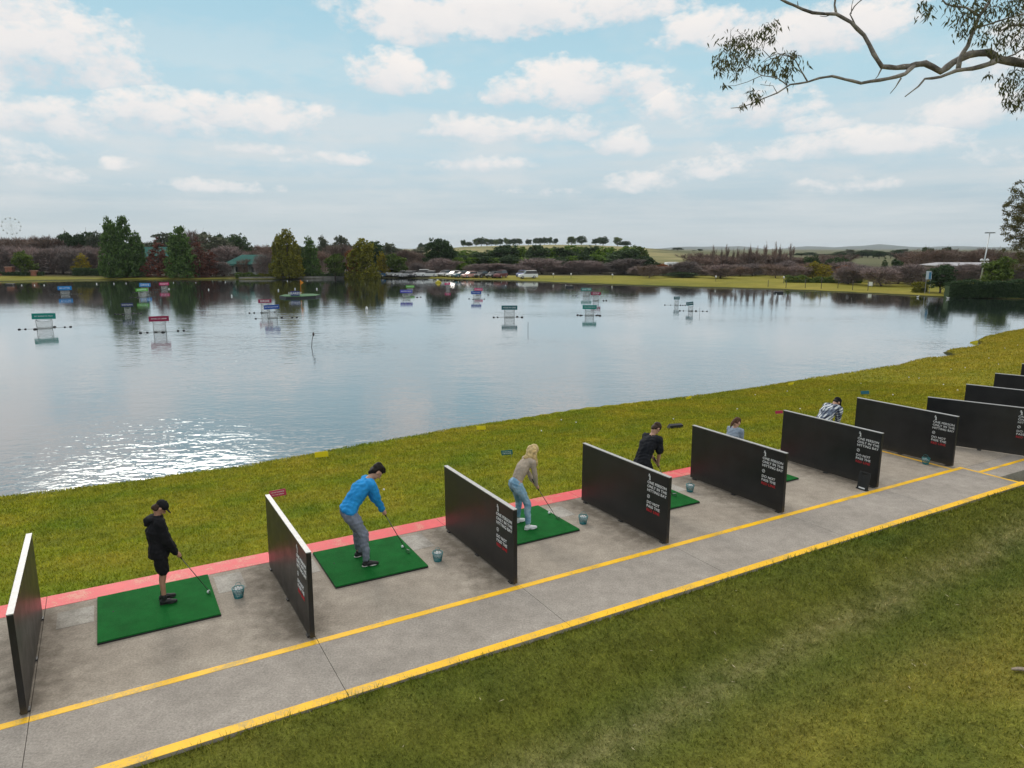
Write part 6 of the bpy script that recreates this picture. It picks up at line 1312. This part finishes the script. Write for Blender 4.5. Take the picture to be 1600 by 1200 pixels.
col = mix(nt, .7, col, ramp(nt, a2.outputs['Fac'], [(.3, .6), (.7, 1.25)]).outputs['Color'], 'MULTIPLY'); nt.links.new(col, b.inputs['Base Color']); b.inputs['Roughness'].default_value = .85; add_bump(nt, b, a2.outputs['Fac'], .6, .01)
tr_o = m_.build('trunk', mg, gum, True)
# foliage: drooping lance leaves on fine twigs
CLU = [(1135, 75, 20), (1150, 62, 14), (1160, 72, 22), (1172, 62, 16), (1145, 92, 18), (1132, 100, 10), (1178, 80, 12), (1198, 45, 9), (1210, 38, 9), (1190, 52, 7), (1160, 100, 14), (1122, 95, 7), (1208, 100, 18), (1222, 105, 20), (1236, 96, 15), (1230, 112, 12), (1196, 104, 8), (1175, 146, 8), (1180, 150, 8), (1185, 156, 6), (1125, 112, 5), (1150, 118, 6), (1130, 134, 4), (1160, 165, 4), (1205, 60, 6), (1240, 84, 6),
       (1447, 20, 9), (1452, 12, 8), (1440, 5, 6), (1500, 28, 16), (1512, 38, 14), (1520, 20, 16), (1505, 50, 10), (1535, 30, 16), (1550, 18, 18), (1575, 12, 20), (1595, 8, 20), (1560, 45, 14), (1580, 35, 18), (1598, 45, 18), (1570, 62, 12), (1590, 65, 16), (1600, 25, 20), (1540, 55, 10), (1560, 82, 8), (1490, 8, 12), (1528, 5, 12), (1532, 66, 6), (1545, 116, 4), (1580, 115, 14), (1595, 125, 16), (1575, 130, 10), (1590, 145, 14), (1598, 158, 14), (1578, 160, 10), (1588, 165, 8), (1610, 140, 20), (1572, 140, 7), (1620, 80, 20), (1640, 40, 26), (1660, 130, 22), (1640, 160, 16),
       (1555, 72, 8), (1500, -10, 16), (1560, -12, 20), (1615, -10, 22), (1700, 60, 30), (1750, 20, 40), (1700, 0, 40), (1760, 110, 30)]
rng = np.random.default_rng(12); VV = []; tw = MB()
for (px, py, rp) in CLU:
    c = G(px, py, 12.6 + rng.uniform(-.5, .5)); mpp = 12.6 / 1130; rr_ = rp * mpp * .8; nl = int(rp * 3.4)
    for q in range(max(2, rp // 3)):
        e = c + Vector(rng.normal(size=3) * rr_ * .8); s_ = c + Vector((rng.uniform(-.3, 1) * rr_, 0, rr_ * .5)); tw.tube([s_, s_.lerp(e, .5) + Vector((0, 0, .03)), e], [.0045, .0035, .002], 4)
    for q in range(nl):
        p = c + Vector(rng.normal(size=3) * rr_ * [.75, .9, .6]); L = rng.uniform(.075, .135); d = Vector((rng.uniform(-.7, .7), rng.uniform(-.7, .7), -rng.uniform(.35, 1.1))).normalized()
        s_ = d.cross(Vector(rng.normal(size=3))).normalized() * L * .115; bend = Vector(rng.normal(size=3)) * L * .10
        pts = [p, p + d * L * .3 + s_ + bend * .5, p + d * L + bend * .0, p + d * L * .3 - s_ + bend * .5]
        VV += [tuple(x_) for x_ in pts]
np_mesh('foliage', np.array(VV), np.arange(len(VV)).reshape(-1, 4), LF, gum); tw.build('twigs', P_('fine_twig', (.06, .045, .035), .8), gum)
# second gum at the right edge, farther off
x, y = (1668 - 800) / 1130 * 62, 62; g2 = empty('tall_gum', (x, y, gz(x, y))); tag(g2, 'tall gum tree cut by the right edge, above the hedge', 'tree'); gl = g2.location
sg = [([(0, 0, -.2), (.1, 0, 1.5), (-.2, .1, 3.5), (.1, 0, 6), (0, 0, 8.5)], [.3, .24, .19, .12, .05])]
C2 = [(1590, 297, 14), (1600, 310, 16), (1580, 325, 13), (1592, 330, 18), (1575, 336, 10), (1605, 345, 22), (1586, 318, 10), (1572, 352, 9), (1582, 358, 12), (1596, 368, 16), (1585, 378, 12), (1600, 388, 18), (1590, 396, 12), (1612, 330, 25), (1620, 370, 25), (1625, 300, 22), (1645, 330, 30), (1660, 290, 26), (1650, 380, 26), (1690, 330, 36), (1700, 380, 30), (1680, 285, 26), (1612, 402, 18), (1602, 415, 16), (1635, 410, 22), (1594, 286, 8), (1570, 330, 6), (1578, 367, 9), (1590, 350, 14), (1730, 350, 30), (1670, 410, 24)]
VV = []; rng = np.random.default_rng(31)
for (px, py, rp) in C2:
    c = aty(px, py, 62 + rng.uniform(-2.5, 2.5)) - gl; rr_ = rp * 62 / 1130 * .62; h_ = max(2, min(7, c.z - 1.5)); sg.append(([(0, 0, h_), tuple(Vector((0, 0, h_)).lerp(c, .5) + Vector((0, 0, .25))), tuple(c)], [.09, .06, .02]))
    n = int(rp * rp * 2.0) + 50; P0 = rng.normal(size=(n, 3)) * rr_ * [.55, .55, .45]
    k = rng.integers(0, 5, n); sub = rng.normal(size=(5, 3)) * rr_ * .75; P0 = P0 * .55 + sub[k] + np.array(c)
    a_ = rng.normal(size=(n, 3)); a_ /= np.linalg.norm(a_, axis=1)[:, None]; b2 = rng.normal(size=(n, 3)); b2 /= np.linalg.norm(b2, axis=1)[:, None]; s_ = .085 * rng.uniform(.6, 1.3, n)[:, None]
    VV.append(np.stack([P0 - a_ * s_, P0 - b2 * s_ * .45, P0 + a_ * s_, P0 + b2 * s_ * .45], 1).reshape(-1, 3))
VV = np.concatenate(VV); link('trunk', limb_mesh('trunk', sg, GUMB, 6), g2); np_mesh('crown', VV, np.arange(len(VV)).reshape(-1, 4), leaf_mat('tall_gum_leaf', (.10, .105, .040), .4, .25), g2)
# ------------------------------------------------------------------ air
mh = bpy.data.materials.new('air'); mh.use_nodes = True; nt = mh.node_tree; nt.nodes.clear(); o_ = N(nt, 'ShaderNodeOutputMaterial'); pv = N(nt, 'ShaderNodeVolumePrincipled')
pv.inputs['Color'].default_value = (.80, .88, .95, 1); pv.inputs['Density'].default_value = HAZE; pv.inputs['Anisotropy'].default_value = .2
nt.links.new(pv.outputs[0], o_.inputs['Volume'])
hz = MB().box((0, 0, 28), (18000, 18000, 66)).build('haze', mh); tag(hz, kind='stuff')
